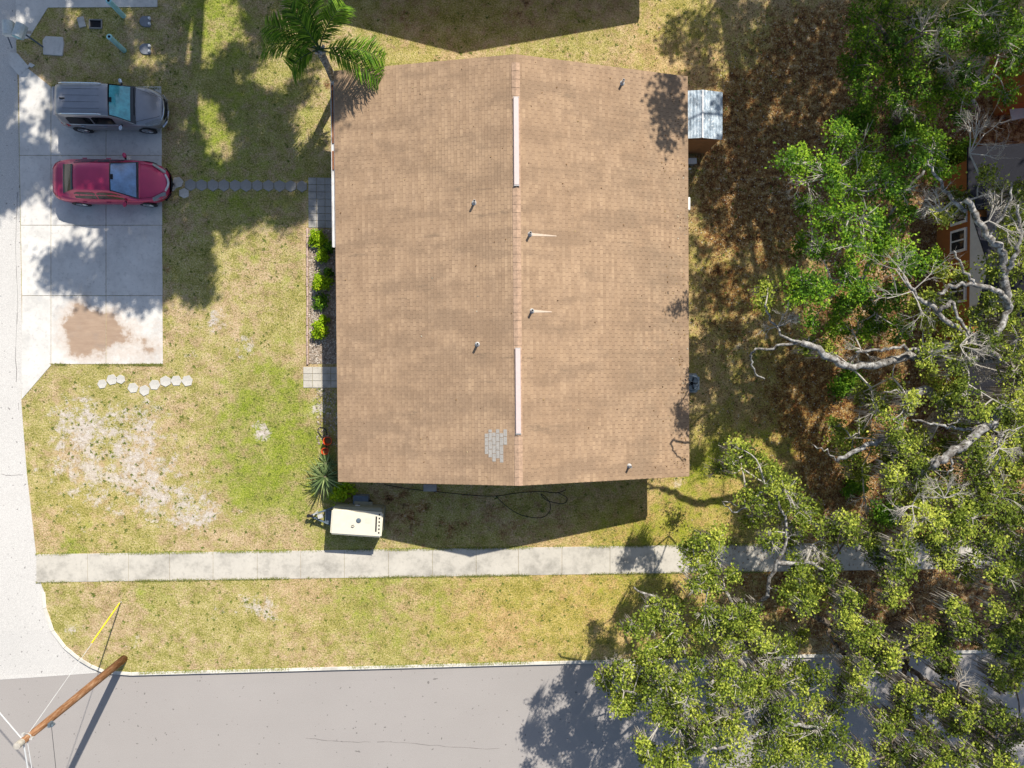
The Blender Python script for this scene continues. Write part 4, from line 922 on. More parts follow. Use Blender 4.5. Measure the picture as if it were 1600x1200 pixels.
# the clumps that shade the roof corner
for (G, r) in tr_:
    hh = 11.0; k = (hh-2.9)/math.tan(SUN_EL); c = Vector((G.x+math.sin(SUN_AZ)*k, G.y+math.cos(SUN_AZ)*k, 0)); kk = hh/math.tan(SUN_EL)
    g0 = (c.x-math.sin(SUN_AZ)*kk, c.y-math.cos(SUN_AZ)*kk, 0); q = pix(g0); a1.append((q[0], q[1], hh, r*.8))
for q in [(1055, 40), (1060, 65), (1080, 85), (1045, 80), (1100, 100), (1085, 30), (1110, 50)]: a1.append((q[0], q[1], 11, 12))
shade_tree((e1.x, e1.y, 0), a1, 'tall oak north of the picture shading the leaf-strewn side yard', 8, 1.0)
shade_tree((e2.x, e2.y+3, 0), a2, 'tall oak beyond the top right corner shading the smaller trees', 8, 1.0)

e3 = P(1860, 620, 0)
shade_tree((e3.x, e3.y, 0), sp3, 'unseen tall oak added beyond the right edge to shade the mossy trees', 9, 1.0)  # unseen tree, added to darken the lower right
# ------------------------------------------------------------------ orange house to the east
def east_house():
    base = P(1463, 425, 0); x0 = base.x; yc = P(1463, 436, 0).y; hl = 4.6
    h = empty('orange_house', (x0+5, yc, 0), 0, 'orange-brown house with white gable siding and a charcoal roof behind the oaks', 'house'); W2 = 5.0
    ez, rz_ = 2.35, 4.0
    ez, gz, gh, rz_ = 2.3, 2.12, 2.42, 3.9
    MB().box((0, 0, 1.14), (2*W2, 2*hl, 2.28)).build('wall', M['orangew'], h)
    MB().add([(-W2-.02, -gh, gz), (-W2-.02, gh, gz), (-W2-.02, 0, gz+1.05), (-1, -gh, gz), (-1, gh, gz), (-1, 0, gz+1.05)], [(0, 1, 2), (3, 5, 4), (0, 2, 5, 3), (2, 1, 4, 5), (0, 3, 4, 1)]).build('gable', M['whites'], h)
    a = hl+.4; x_ = W2+.25; r = MB(); xr = 0
    for sg in (-1, 1):
        vs = [(sg*x_, -a, ez), (sg*x_, a, ez), (xr, a, rz_), (xr, -a, rz_)]
        if sg < 0:   # the front slope is interrupted by the cross gable
            for y0_, y1_ in ((-a, -gh-.05), (gh+.05, a)):
                vs = [(-x_, y0_, ez), (-x_, y1_, ez), (xr, y1_, rz_), (xr, y0_, rz_)]; vs += [(v[0], v[1], v[2]-.09) for v in vs]
                r.add(vs, [(0, 1, 2, 3), (4, 7, 6, 5), (0, 3, 7, 4), (1, 5, 6, 2), (3, 2, 6, 7), (0, 4, 5, 1)])
            sl_ = (rz_-ez)/x_; xs_ = -W2+.4; z_ = ez+(x_+xs_)*sl_
            r.add([(xs_, -gh-.06, z_), (xs_, gh+.06, z_), (xr, gh+.06, rz_), (xr, -gh-.06, rz_)], [(0, 1, 2, 3)])
        else:
            vs += [(v[0], v[1], v[2]-.09) for v in vs]; r.add(vs, [(0, 1, 2, 3), (4, 7, 6, 5), (0, 3, 7, 4), (1, 5, 6, 2), (3, 2, 6, 7), (0, 4, 5, 1)])
        pz = 1.05/gh; vs = [(-W2-.03, 0, gz+1.12), (-1.2, 0, gz+1.12), (-1.2, sg*(gh+.1), gz+1.12-pz*(gh+.1)), (-W2-.03, sg*(gh+.1), gz+1.12-pz*(gh+.1))]
        vs += [(v[0], v[1], v[2]-.05) for v in vs]; r.add(vs, [(0, 1, 2, 3), (4, 7, 6, 5), (0, 3, 7, 4), (1, 5, 6, 2), (3, 2, 6, 7), (0, 4, 5, 1)])
    r = r.build('roof', M['darkroof'], h); sl_ = .3
    MB().lathe([(.06, 0), (.06, .45), (.07, .45), (.0, .46)], (-1.9, 3.4, rz_-3.4*sl_), 10).build('vent_pipe', M['lead'], r)
    for px, py in ((1506, 376), (1494, 332), (1500, 455)):
        q = P(px, py, 1.5); y = q.y-yc
        f = MB().box((-W2-.03, y, 1.45), (.07, .95, .95)).build('window', M['white'], h)
        MB().box((-W2-.06, y, 1.45), (.03, .75, .75)).build('pane', M['glassd'], f)
        MB().box((-W2-.075, y, 1.45), (.03, .06, .75)).build('mullion', M['white'], f)
    return h
east_house()
def east_shed():
    p = P(1545, 178, 0); s = empty('orange_shed', (p.x+1.9, p.y+1.3, 0), .1, 'orange-brown shed half hidden by twigs near the top right', 'shed')
    MB().box((0, 0, 1.0), (3.6, 2.4, 2.0)).build('wall', M['orangew'], s)
    MB().add([(-1.9, -1.3, 2.0), (1.9, -1.3, 2.0), (1.9, 1.3, 2.0), (-1.9, 1.3, 2.0), (-1.9, 0, 2.5), (1.9, 0, 2.5)], [(0, 1, 5, 4), (3, 4, 5, 2), (0, 4, 3), (1, 2, 5), (0, 3, 2, 1)]).build('roof', M['zinc'], s)
    MB().box((-.6, -1.215, .95), (.8, .03, 1.8)).build('door', M['rust'], s)
east_shed()
t = MB().box((0, 0, 1.0), (1.2, 1.0, .03), .2).build('white_tarp', M['whites']); 
v = t.data.vertices
p = P(1592, 172, .6); bpy.data.objects.remove(t)
tp = empty('garden_table', (p.x, p.y, 0), .2, 'white table top at the right picture edge near the orange shed', 'table')
MB().box((0, 0, .72), (1.0, .8, .04)).build('table_top', M['white'], tp, bevel=.01)
for sx in (-1, 1):
    for sy in (-1, 1): MB().box((sx*.42, sy*.32, .35), (.05, .05, .7)).build('leg', M['white'], tp)

# ------------------------------------------------------------------ cars
def lerp_tab(tab, x):
    if x <= tab[0][0]: return tab[0][1:]
    for a, b in zip(tab, tab[1:]):
        if x <= b[0]:
            t = (x-a[0])/(b[0]-a[0]); t = t*t*(3-2*t) if False else t
            return tuple(p+(q-p)*t for p, q in zip(a[1:], b[1:]))
    return tab[-1][1:]
def make_car(name, loc, label, cat, sp):
    root = empty(name, loc, 0, label, cat); m = MB(); X = [r[0] for r in sp['body']]
    # body: x, half width, underside, belt (side top), deck centre height
    nst = 30; xs = np.linspace(X[0], X[-1], nst); rings = []
    for x in xs:
        hw, zb, zs, zd = lerp_tab(sp['body'], x)
        half = [(0, zb), (hw*.84, zb), (hw*.95, zb+.07), (hw*.99, zb+.2), (hw, (zb+zs)/2+.05), (hw*.985, zs-.10), (hw*.93, zs-.015), (hw*.80, zs+(zd-zs)*.55), (hw*.5, zd-.012), (0, zd)]
        ring = [(x, y, z) for y, z in half]+[(x, -y, z) for y, z in half[-2:0:-1]]; rings.append(ring)
    k = len(rings[0])
    for r in rings: m.v += r
    for i in range(nst-1):
        for j in range(k): m.f.append((i*k+j, i*k+(j+1) % k, (i+1)*k+(j+1) % k, (i+1)*k+j))
    m.f.append(tuple(range(k))[::-1]); m.f.append(tuple((nst-1)*k+j for j in range(k)))
    body = m.build('body', sp['paint'], root, smooth=True)
    # greenhouse: x, base half width, base z, top half width, top z
    G = sp['cabin']; gx = np.linspace(G[0][0], G[-1][0], 30); m = MB(); rings = []
    for x in gx:
        hb, zb, ht, zt = lerp_tab(G, x); c = sp.get('crown', .035)*min(1, (zt-zb)/.2)
        half = [(hb, zb), (hb+(ht-hb)*.5, zb+(zt-zb)*.5), (ht, max(zb, zt-.05*min(1, (zt-zb)/.1))), (ht*.93, zt), (ht*.5, zt+c*.75), (0, zt+c)]
        rings.append([(x, y, z) for y, z in half]+[(x, -y, z) for y, z in half[-2::-1]])
    k = len(rings[0])
    for r in rings: m.v += r
    for i in range(len(rings)-1):
        for j in range(k-1): m.f.append((i*k+j, i*k+j+1, (i+1)*k+j+1, (i+1)*k+j))
    m.build('roof', sp['paint'], root, smooth=True)
    def topglass(nm, x0, x1, mat, w0=.88, w1=.88, off=.012, curve_=.05):
        m = MB(); n = 8; q = 8
        for i in range(n+1):
            for j in range(q+1):
                v = -1+2*j/q; x = x0+(x1-x0)*i/n
                xx = x-(curve_*(1-v*v)*(-1 if x1 > x0 else 1))*(i/n) if sp.get('bow') else x
                hb, zb, ht, zt = lerp_tab(G, xx); c = sp.get('crown', .035)*min(1, (zt-zb)/.2); wd = (w0+(w1-w0)*i/n)*(ht+(hb-ht)*.0)
                m.v.append((xx, v*wd, zt+c*(1-v*v)+off))
        m.f = [(i*(q+1)+j, i*(q+1)+j+1, (i+1)*(q+1)+j+1, (i+1)*(q+1)+j) for i in range(n) for j in range(q)]
        return m.build(nm, mat, root, smooth=True)
    ws = topglass('windshield', *sp['ws'], M['glassk'], 1.0, 1.0, .008)
    a, b = sp['ws']; topglass('sunshade' if sp['shade'] is M['sunshade'] else 'windshield_reflection', a+.05, b-(.16 if sp['shade'] is M['sunshade'] else .08), sp['shade'], .92, .94, .014).parent = ws
    MB().box((a+.09, 0, lerp_tab(G, a+.09)[3]+.06), (.10, .2, .03)).build('rear_view_mirror', M['dark'], ws)
    wp = MB()
    for yy in (-.15, .42): wp.box((b-.04, yy, lerp_tab(G, b-.04)[3]+.05), (.03, .6, .012), .05)
    wp.build('wiper', M['blackp'], ws)
    if sp.get('rw'): topglass('rear_window', *sp['rw'], M['glassk'], .96, .96, .012)
    for sg in (-1, 1):
        for (x0, x1, s0, s1) in sp['side']:
            m = MB(); n = 8
            for i in range(n+1):
                x = x0+(x1-x0)*i/n; hb, zb, ht, zt = lerp_tab(G, x)
                top = s1 if 0 < i < n else s1-.08
                for s_ in (s0, (s0+top)/2, top): m.v.append((x, sg*(hb+(ht-hb)*s_+.014), zb+(zt-.05-zb)*s_))
            m.f = [(i*3+j, i*3+j+1, (i+1)*3+j+1, (i+1)*3+j) for i in range(n) for j in range(2)]
            m.build('side_window', M['glassk'], root, smooth=True)
    # chrome beltline, handles, mirrors
    for sg in (-1, 1):
        if sp.get('belt'):
            pts = []
            for x in np.linspace(sp['side'][0][0]-.05, sp['side'][-1][1]+.1, 10):
                hb, zb, ht, zt = lerp_tab(G, x); pts.append((x, sg*(hb+.012), zb+.035))
            MB().tube(pts, .012, 6).build('belt_trim', M['chrome'], root)
        for hx_ in sp['handles']:
            hw, _, zs, _ = lerp_tab(sp['body'], hx_); MB().box((hx_, sg*(hw+.012), zs-.10), (.19, .035, .03)).build('door_handle', sp.get('hmat', sp['paint']), root, bevel=.008)
        mx = sp['mirror']; hw, _, zs, _ = lerp_tab(sp['body'], mx)
        q = MB().box((mx-.02, sg*(hw+.11), zs+.08), (.13, .21, .14), sg*.25).build('wing_mirror', sp['mmat'], root, bevel=.035, seg=3)
        MB().box((mx, sg*(hw+.0), zs+.03), (.07, .08, .04)).build('mirror_arm', M['blackp'], q)
        # lights
        for nm_, pts, mt in (('headlight', sp['hl'], M['lampc']), ('tail_light', sp['tl'], M['lampr'])):
            m = MB(); rows = []
            for (x, f0, f1, zo) in pts:   # station, inner/outer fraction of half width
                hw, zb, zs, zd = lerp_tab(sp['body'], x)
                for fr in (f0, (f0+f1)/2, f1):
                    def zat(f):
                        P_ = [(0, zd), (.5, zd-.012), (.8, zs+(zd-zs)*.55), (.93, zs-.015), (.985, zs-.1), (1.0, zs-.2)]
                        for a_, b_ in zip(P_, P_[1:]):
                            if f <= b_[0]: return a_[1]+(b_[1]-a_[1])*(f-a_[0])/(b_[0]-a_[0])
                        return zs-.2
                    m.v.append((x, sg*(hw*fr+.008), zat(fr)+.012+zo))
            n_ = len(pts); m.f = [(i*3+j, i*3+j+1, (i+1)*3+j+1, (i+1)*3+j) for i in range(n_-1) for j in range(2)]
            m.build(nm_, mt, root, smooth=True)
        for wx in sp['wheels']:
            hw = lerp_tab(sp['body'], wx)[0]; Rw = sp['wr']
            m = MB(); m.lathe([(Rw*1.13, 0), (Rw*1.14, .006), (Rw*.6, .006)], (0, 0, 0), 28, 'y')
            ar = m.build('wheel_arch', M['blackp'], root); ar.location = (wx, sg*(hw-.004) if sg > 0 else -(hw+.002), Rw+.02)
            wv = MB(); wv.lathe([(Rw*.62, -.2), (Rw*.92, -.2), (Rw, -.16), (Rw, -.04), (Rw*.93, 0.0), (Rw*.66, 0.0), (Rw*.62, -.02)], (0, 0, 0), 28, 'y')
            ty = wv.build('wheel', M['blackp'], root, smooth=True); ty.location = (wx, sg*(hw+.02), Rw+.02); ty.rotation_euler = (0, 0, 0 if sg > 0 else PI)
            rm = MB()
            for s5 in range(5):
                an = s5*2*PI/5+.3; c_, s__ = math.cos(an), math.sin(an)
                for dlt in (-.16, .16):
                    c2_, s2_ = math.cos(an+dlt), math.sin(an+dlt)
                    rm.tube([(c_*.04, -.01, s__*.04), (c2_*Rw*.63, -.006, s2_*Rw*.63)], .021, 5)
            rm.lathe([(.0, .002), (.055, .002), (.06, -.03)], (0, 0, 0), 14, 'y'); rm.lathe([(Rw*.58, -.02), (Rw*.60, .003), (Rw*.66, .003), (Rw*.67, -.03)], (0, 0, 0), 28, 'y')
            rm.build('rim', M['rim'], ty); MB().lathe([(.0, -.05), (Rw*.62, -.05)], (0, 0, 0), 20, 'y').build('brake_disc', M['dark'], ty)
    return root
SUV = dict(paint=M['suvp'], mmat=M['chrome'], hmat=M['chrome'], shade=M['sunshade'], crown=.03,
    body=[(-2.20, .66, .42, .86, .90), (-2.15, .80, .32, .92, .97), (-1.95, .89, .25, .99, 1.04), (-1.2, .915, .22, 1.02, 1.08), (0, .915, .22, 1.00, 1.06), (.75, .91, .22, .98, 1.05), (1.2, .895, .22, .94, 1.02), (1.65, .85, .24, .86, .95), (1.95, .74, .28, .76, .84), (2.12, .60, .32, .66, .72), (2.20, .42, .36, .56, .60)],
    cabin=[(-2.16, .66, .95, .60, .97), (-2.10, .74, .97, .62, 1.28), (-1.97, .82, .98, .64, 1.52), (-1.7, .865, 1.0, .67, 1.60), (-1.0, .885, 1.0, .70, 1.63), (-.2, .88, .99, .70, 1.64), (.22, .87, .98, .69, 1.60), (.55, .86, .975, .72, 1.42), (.98, .85, .97, .80, 1.10), (1.08, .84, .965, .83, 1.0)],
    ws=(.24, 1.10), side=[(-1.62, -.62, .12, .80), (-.56, .30, .12, .84)], belt=True, handles=(-1.15, -.22), mirror=.52, wr=.35, wheels=(-1.43, 1.30),
    hl=[(1.45, .86, .97, 0), (1.7, .74, .96, 0), (1.92, .66, .96, 0), (2.04, .70, .97, 0)], tl=[(-2.19, .70, 1., 0), (-2.05, .88, 1.0, 0), (-1.80, .93, 1.0, 0), (-1.66, .95, .99, 0)])
p = P(190, 178)
suv = make_car('suv', (p.x, p.y, .02), 'charcoal grey SUV with roof rails and a teal windshield sunshade', 'car', SUV); suv.scale = (.92, .90, .95)
for sg in (-1, 1):
    pts = [(x, sg*.66, z) for x, z in ((-1.75, 1.62), (-1.6, 1.675), (-1.0, 1.70), (-.2, 1.70), (-.02, 1.655))]
    MB().tube(pts, .020, 6).build('roof_rail', M['chrome'], suv)
MB().add([(-1.72, -.02, 1.64), (-1.5, -.03, 1.65), (-1.5, .03, 1.65), (-1.72, .02, 1.64), (-1.69, 0, 1.73)], [(0, 1, 4), (1, 2, 4), (2, 3, 4), (3, 0, 4), (0, 3, 2, 1)]).build('antenna_fin', M['dark'], suv)
m = MB()
for yy in (-.42, -.14, .14, .42): m.box((-.85, yy, 1.664-.035*yy*yy), (1.5, .006, .006))
m.build('roof_crease', M['dark'], suv)
m = MB(); m.tube([(2.04, -.52, .70), (2.13, -.3, .72), (2.165, 0, .73), (2.13, .3, .72), (2.04, .52, .70)], .035, 6); m.build('grille_trim', M['chrome'], suv)
MB().tube([(2.08, -.46, .62), (2.18, -.25, .63), (2.205, 0, .63), (2.18, .25, .63), (2.08, .46, .62)], .06, 6).build('grille', M['dark'], suv)
MB().tube([(1.98, -.72, .40), (2.14, -.5, .40), (2.215, 0, .40), (2.14, .5, .40), (1.98, .72, .40)], .05, 6).build('bumper_trim', M['chrome'], suv)
MB().box((-2.12, 0, 1.28), (.10, 1.2, .02)).build('rear_spoiler', M['suvp'], suv)
MB().box((-2.19, 0, .55), (.06, 1.1, .18)).build('rear_bumper', M['blackp'], suv, bevel=.02)
for sg in (-1, 1): MB().tube([(1.02, sg*.76, 1.045), (1.5, sg*.6, .985), (1.9, sg*.46, .885), (2.03, sg*.36, .81)], .006, 4).build('hood_seam', M['dark'], suv)

RED = dict(paint=M['redp'], mmat=M['redp'], shade=M['glassb'], crown=.03,
    body=[(-2.33, .50, .40, .70, .78), (-2.27, .66, .34, .80, .88), (-2.10, .78, .28, .88, .98), (-1.7, .86, .22, .92, 1.03), (-1.0, .885, .20, .93, 1.02), (0, .89, .20, .91, 1.0), (.8, .885, .20, .88, .96), (1.3, .87, .20, .83, .91), (1.75, .81, .22, .75, .83), (2.05, .70, .26, .66, .73), (2.25, .54, .30, .57, .62), (2.35, .38, .34, .50, .53)],
    cabin=[(-1.82, .66, .985, .64, 1.0), (-1.68, .72, .98, .60, 1.05), (-1.25, .79, .95, .54, 1.30), (-1.02, .82, .94, .54, 1.385), (-.5, .835, .93, .56, 1.43), (.08, .835, .92, .56, 1.43), (.35, .83, .92, .57, 1.38), (.70, .82, .91, .64, 1.19), (1.18, .79, .90, .75, .94), (1.30, .77, .89, .76, .90)],
    ws=(.31, 1.25), rw=(-1.18, -1.74), side=[(-1.25, -.36, .16, .84), (-.31, .70, .16, .84)], handles=(-.98, -.02), mirror=.72, wr=.32, wheels=(-1.38, 1.37),
    hl=[(1.75, .82, .97, 0), (1.95, .72, .97, 0), (2.12, .64, .97, 0), (2.22, .66, .96, 0)], tl=[(-2.30, .60, 1., 0), (-2.15, .78, 1.0, 0), (-1.95, .90, 1.0, 0)])
p = P(187, 291)
red = make_car('sedan', (p.x, p.y, .02), 'faded magenta-red sedan parked at the head of the stone path', 'car', RED); red.scale = (.95, .97, 1)
MB().tube([(2.20, -.34, .62), (2.30, -.15, .62), (2.33, 0, .62), (2.30, .15, .62), (2.20, .34, .62)], .045, 6).build('grille', M['gutter'], red)
MB().tube([(2.10, -.66, .36), (2.28, -.42, .36), (2.37, 0, .36), (2.28, .42, .36), (2.10, .66, .36)], .05, 6).build('bumper_lip', M['dark'], red)
for sg in (-1, 1): MB().tube([(1.22, sg*.74, .925), (1.7, sg*.66, .82), (2.1, sg*.42, .705), (2.2, sg*.3, .66)], .006, 4).build('hood_seam', M['dark'], red)
MB().tube([(-2.0, -.70, .985), (-2.0, 0, 1.03), (-2.0, .70, .985)], .004, 4).build('trunk_seam', M['dark'], red)

# ------------------------------------------------------------------ trailer
def trailer():
    c = P(565, 806, 0); t = empty('trailer', (c.x, c.y, 0), R_(-2.5), 'small cream enclosed trailer with dark vents parked beside the house', 'trailer')
    L_, W_, z0, z1 = 2.05, 1.12, .32, 1.25
    MB().box((0, 0, .27), (2.0, 1.0, .10)).build('frame', M['steel'], t)
    MB().box((0, .05, (z0+z1)/2-.03), (L_-.06, W_-.06, z1-z0-.08)).build('body', M['beige'], t, bevel=.05, seg=3)
    top = MB().box((0, -.05, z1-.03), (L_, W_-.10, .12), -.035).build('cream_lid', M['cream'], t, bevel=.055, seg=4)
    m = MB()
    for i in range(6): m.box((.90, -.40+i*.145, z1+.032), (.055, .07, .01))
    m.build('vent_slot', M['dark'], top); MB().box((.78, -.05, z1+.032), (.06, .62, .01)).build('long_vent', M['dark'], top)
    MB().lathe([(.0, .045), (.07, .045), (.1, .02), (.1, -.02)], (.08, .07, z1+.03), 16).build('exhaust_cap', M['steel'], top)
    MB().tube([(-.08, -.16, z1+.03), (-.12, -.20, z1+.07), (-.2, -.19, z1+.07), (-.18, -.13, z1+.05), (-.1, -.12, z1+.03)], .012, 6).build('lifting_eye', M['dark'], top)
    MB().box((.46, .08, z1+.032), (.26, .24, .006)).build('hatch', simple('hatch_cream', (.62, .58, .46), .5, .05, 4), top)
    b = MB(); b.tube([(-1.0, -.42, .32), (-2.0, -.03, .34)], .045, 4); b.tube([(-1.0, .42, .32), (-2.0, .03, .34)], .045, 4); b.box((-1.4, 0, .33), (.06, .55, .06)); b.box((-1.2, 0, .35), (.3, .5, .04)); b.build('drawbar', M['steel'], t)
    b = MB(); b.lathe([(.0, 0), (.07, 0), (.07, .1), (0, .1)], (-2.12, .0, .3), 12); b.box((-2.04, 0, .36), (.22, .1, .07)); b.build('coupler', M['dark'], t)
    j = MB(); j.tube([(-1.82, .14, .04), (-1.82, .14, .75)], .035, 8); j.tube([(-1.82, .14, .72), (-1.65, .22, .74), (-1.65, .22, .8)], .015, 6); j.box((-1.62, .02, .42), (.2, .16, .12), .3); j.build('jack', M['lead'], t)
    for sg in (-1, 1):
        w_ = MB(); w_.lathe([(.0, -.1), (.16, -.1), (.28, -.1), (.30, -.07), (.30, .05), (.27, .08), (.15, .08), (.14, .05), (.0, .05)], (0, 0, 0), 20, 'y')
        q = w_.build('wheel', M['blackp'], t, smooth=False); q.location = (.15, sg*.62, .30)
        MB().box((.15, sg*.62, .63), (.75, .2, .03)).build('fender', M['beige'], t, bevel=.012)
    MB().box((-.05, .60, .85), (.18, .04, .10)).build('latch', M['gutter'], t)
    MB().lathe([(.03, -.02), (.03, .02), (0, .02)], (.0, .63, .85), 8).build('lock', M['dark'], t)
trailer()
p = P(564, 781, .5)
u = empty('utility_box', (p.x, p.y, 0), R_(-3), 'dark grey box standing between trailer and house', 'box'); MB().box((0, 0, .28), (.58, .32, .56)).build('body', M['grey'], u, bevel=.02); MB().box((0, 0, .575), (.62, .36, .03)).build('lid', M['steel'], u, bevel=.008)

# red pots and the hose beside them
for (px, py, r, lb) in ((512, 689, .17, 'larger orange-red flower pot next to the wall'), (508, 705, .14, 'smaller orange-red flower pot below the larger one')):
    p = P(px, py, .3); o = empty('flower_pot', (p.x, p.y, 0), 0, lb, 'pot', 'red flower pots'); MB().lathe([(0, .01), (r*.65, .01), (r*.95, .33), (r*1.07, .33), (r*1.07, .38), (r*.95, .38), (r*.6, .05), (0, .05)], n=20).build('pot', M['red'], o, smooth=False)
    MB().lathe([(0, .2), (r*.80, .2)], n=16).build('potting_soil', M['soil'], o)
pts = [(511, 700), (506, 690), (501, 680), (497, 674), (498, 669), (504, 668), (509, 672), (511, 680)]
o = MB().tube(curve([P(a, b, .04) for a, b in pts], 4), .018, 6).build('garden_hose', M['blackp']); tag(o, 'black garden hose looped beside the red pots', 'hose')
pts = [(600, 757), (640, 764), (680, 768), (740, 774), (775, 775), (810, 770), (845, 768), (870, 770), (885, 765)]
o = MB().tube(curve([P(a, b, .03) for a, b in pts], 4), .014, 6).build('black_cable', M['blackp']); tag(o, 'long black cable lying in the shade along the south wall', 'cable')
pts = [(775, 775), (790, 790), (815, 805), (845, 809), (858, 800), (860, 788), (852, 776), (845, 772), (855, 782), (880, 787), (886, 778), (872, 770)]
o = MB().tube(curve([P(a, b, .045) for a, b in pts], 4), .014, 6).build('black_cable', M['blackp']); tag(o, 'coiled black cable making a loop in the shaded grass', 'cable')
o = MB().box((0, 0, .03), (.55, .3, .06)).build('splash_block', M['paver'], bevel=.01); p = P(672, 762); o.location = (p.x, p.y, 0); tag(o, 'grey concrete splash block under the south eave', 'splash block')

# ------------------------------------------------------------------ utility pole, guy wire and cables
PB = Vector((-14.42, -11.75, 0)); PH = 6.9
t = empty('utility_pole', PB, 0, 'brown wooden utility pole at the street corner', 'utility pole')
MB().tube([(0, 0, -.1), (0, 0, 2.5), (.01, 0, 5), (.0, .0, PH)], [.155, .145, .125, .105], 14).build('pole', M['polew'], t, smooth=True)
m = MB(); m.lathe([(.0, PH+.012), (.11, PH+.004), (.115, PH-.1), (.112, PH-.25)], n=14); m.build('pole_top', M['dead'], t)
m = MB(); m.lathe([(.135, 0), (.135, .06)], (0, 0, 6.35), 14); m.box((.15, -.02, 6.38), (.10, .06, .12)); m.box((-.05, .16, 6.5), (.08, .1, .1)); m.build('cable_clamp', M['lead'], t)
m = MB(); m.box((.17, -.05, 5.4), (.08, .14, .2)); m.lathe([(.0, .0), (.05, .02), (.05, .16), (0, .18)], (.21, -.1, 5.25), 10); m.build('insulator', M['steel'], t)
def wire(name, a, b, sag, r, mat, label, cat, n=24):
    pts = [Vector(a).lerp(Vector(b), i/n)-Vector((0, 0, sag*4*(i/n)*(1-i/n))) for i in range(n+1)]
    o = MB().tube([p-Vector(a) for p in pts], r, 6).build(name, mat); o.location = a; return tag(o, label, cat)
anc = P(187, 942, .15)
gw = empty('guy_wire', (anc.x, anc.y, 0), 0, 'steel guy wire with a yellow guard anchored in the verge', 'guy wire'); top = Vector((PB.x, PB.y+.1, 6.3))
MB().tube([(0, 0, .05), tuple(top-Vector((anc.x, anc.y, 0)))], .010, 6).build('cable', M['wire'], gw)
d = (top-anc).normalized(); MB().tube([anc-Vector((anc.x, anc.y, 0)), anc+d*2.35-Vector((anc.x, anc.y, 0))], .028, 8).build('yellow_guard', M['yellow'], gw)
MB().tube([(0, 0, -.1), (0, 0, .2)], .02, 6).build('anchor_rod', M['lead'], gw)
d1 = (P(0, 1112, 6.4)-P(38, 1150, 6.4)).normalized(); d2 = (P(45, 1200, 6.4)-P(42, 1168, 6.4)).normalized(); d3 = (P(72, 1200, 5.4)-P(69, 1145, 5.4)).normalized()
a = PB+Vector((-.05, .05, 6.55)); wire('service_cable', a, a+d1*40, 1.0, .020, M['wire'], 'thick pale bundled cable running off to the upper left from the pole', 'cable')
a = PB+Vector((0, -.1, 6.55)); wire('service_cable', a, a+d2*40, 1.0, .024, M['wire'], 'thick pale bundled cable running down past the picture edge from the pole', 'cable')
a = PB+Vector((.03, -.05, 6.42)); wire('service_cable', a, a+d2*40+Vector((.4, 0, .2)), .9, .014, M['wire'], 'thin light wire beside the thick cable going down from the pole', 'cable')
a = PB+Vector((.2, -.1, 5.4)); wire('telephone_wire', a, a+d3*40, .8, .009, M['wired'], 'thin dark wire hung from the insulator halfway up the pole', 'wire')
for k_, (dx, hz) in enumerate(((0, 6.9), (1.2, 7.3))):
    pass
ov = [(P(-10, 1085, 0), P(115, 1185, 0)), (P(-10, 1135, 0), P(90, 1205, 0))]

# ------------------------------------------------------------------ utilities by the north driveway
for (px, py, lb) in ((193, 25, 'northern teal plastic marker post beside the upper driveway'), (194, 79, 'southern teal plastic marker post nearer the grey SUV')):
    p = P(px, py, 0); o = empty('marker_post', p, 0, lb, 'marker post', 'teal marker posts')
    MB().tube([(0, 0, -.05), (0, 0, 1.18)], .10, 16).build('post', M['teal'], o, smooth=False)
    MB().lathe([(.11, 1.14), (.115, 1.19), (.07, 1.215), (.05, 1.20)], n=16).build('cap', M['teal'], o); MB().lathe([(0, 1.203), (.052, 1.203)], n=14).build('cap_hole', M['dark'], o)
for (px, py, lb) in ((227, 34, 'northern grey round utility lid with two white caps'), (227, 77, 'southern grey round utility lid with two white caps')):
    p = P(px, py, 0); o = empty('cleanout_plate', p, 0, lb, 'utility cover', 'grey utility covers')
    MB().prism([(.2*math.cos(a)-.02, .22*math.sin(a)) for a in np.linspace(PI/2, 3*PI/2, 10)]+[(.22, -.22), (.22, .22)], -.02, .045).build('lid', M['grey'], o, bevel=.008)
    for sy in (-.11, .11): MB().lathe([(0, .13), (.05, .12), (.058, .04)], (.2, sy, 0), 12).build('cleanout_cap', M['white'], o)
p = P(150, 38); o = empty('meter_box', p, 0, 'open dark meter box with a pale rim in the grass', 'meter box')
m = MB(); m.box((0, .17, .03), (.52, .05, .06)); m.box((0, -.17, .03), (.52, .05, .06)); m.box((.24, 0, .03), (.05, .29, .06)); m.box((-.24, 0, .03), (.05, .29, .06)); m.build('rim', M['hexd'], o, bevel=.01); MB().box((0, 0, .008), (.44, .30, .016)).build('cover', M['dark'], o)  # dark sheet stands for the unlit inside of the open box
p = P(128, 35); o = MB().box((0, 0, .03), (.28, .42, .05)).build('concrete_slab', M['hexs'], bevel=.012); o.location = p; o.rotation_euler = (0, 0, .25); tag(o, 'loose pale concrete slab left of the open meter box', 'slab')
p = P(84, 72); o = MB().prism([(-.4, -.36), (.36, -.4), (.42, .1), (.38, .36), (-.3, .38), (-.42, .2)], -.02, .05).build('concrete_pad', M['conc'], bevel=.015); o.location = p; tag(o, 'small square concrete pad at the foot of the mailboxes', 'pad')
p = P(66, 73, 0); o = empty('mailbox_bank', p, R_(0), 'weathered pale green mailboxes on a slanting post by the street', 'mailbox')
MB().tube([(.05, -.02, -.05), (0, 0, .55), (-.12, .06, .95)], .035, 8).build('post', M['steel'], o); MB().box((-.35, .12, .98), (1.0, .1, .05)).build('crossbeam', M['dead'], o)
m = MB(); m.tube([(-.8, .1, .98), (-1.15, -.1, .05)], .025, 6); m.build('slanted_tube', M['steel'], o)  # dark slanted tube from the beam end to the ground
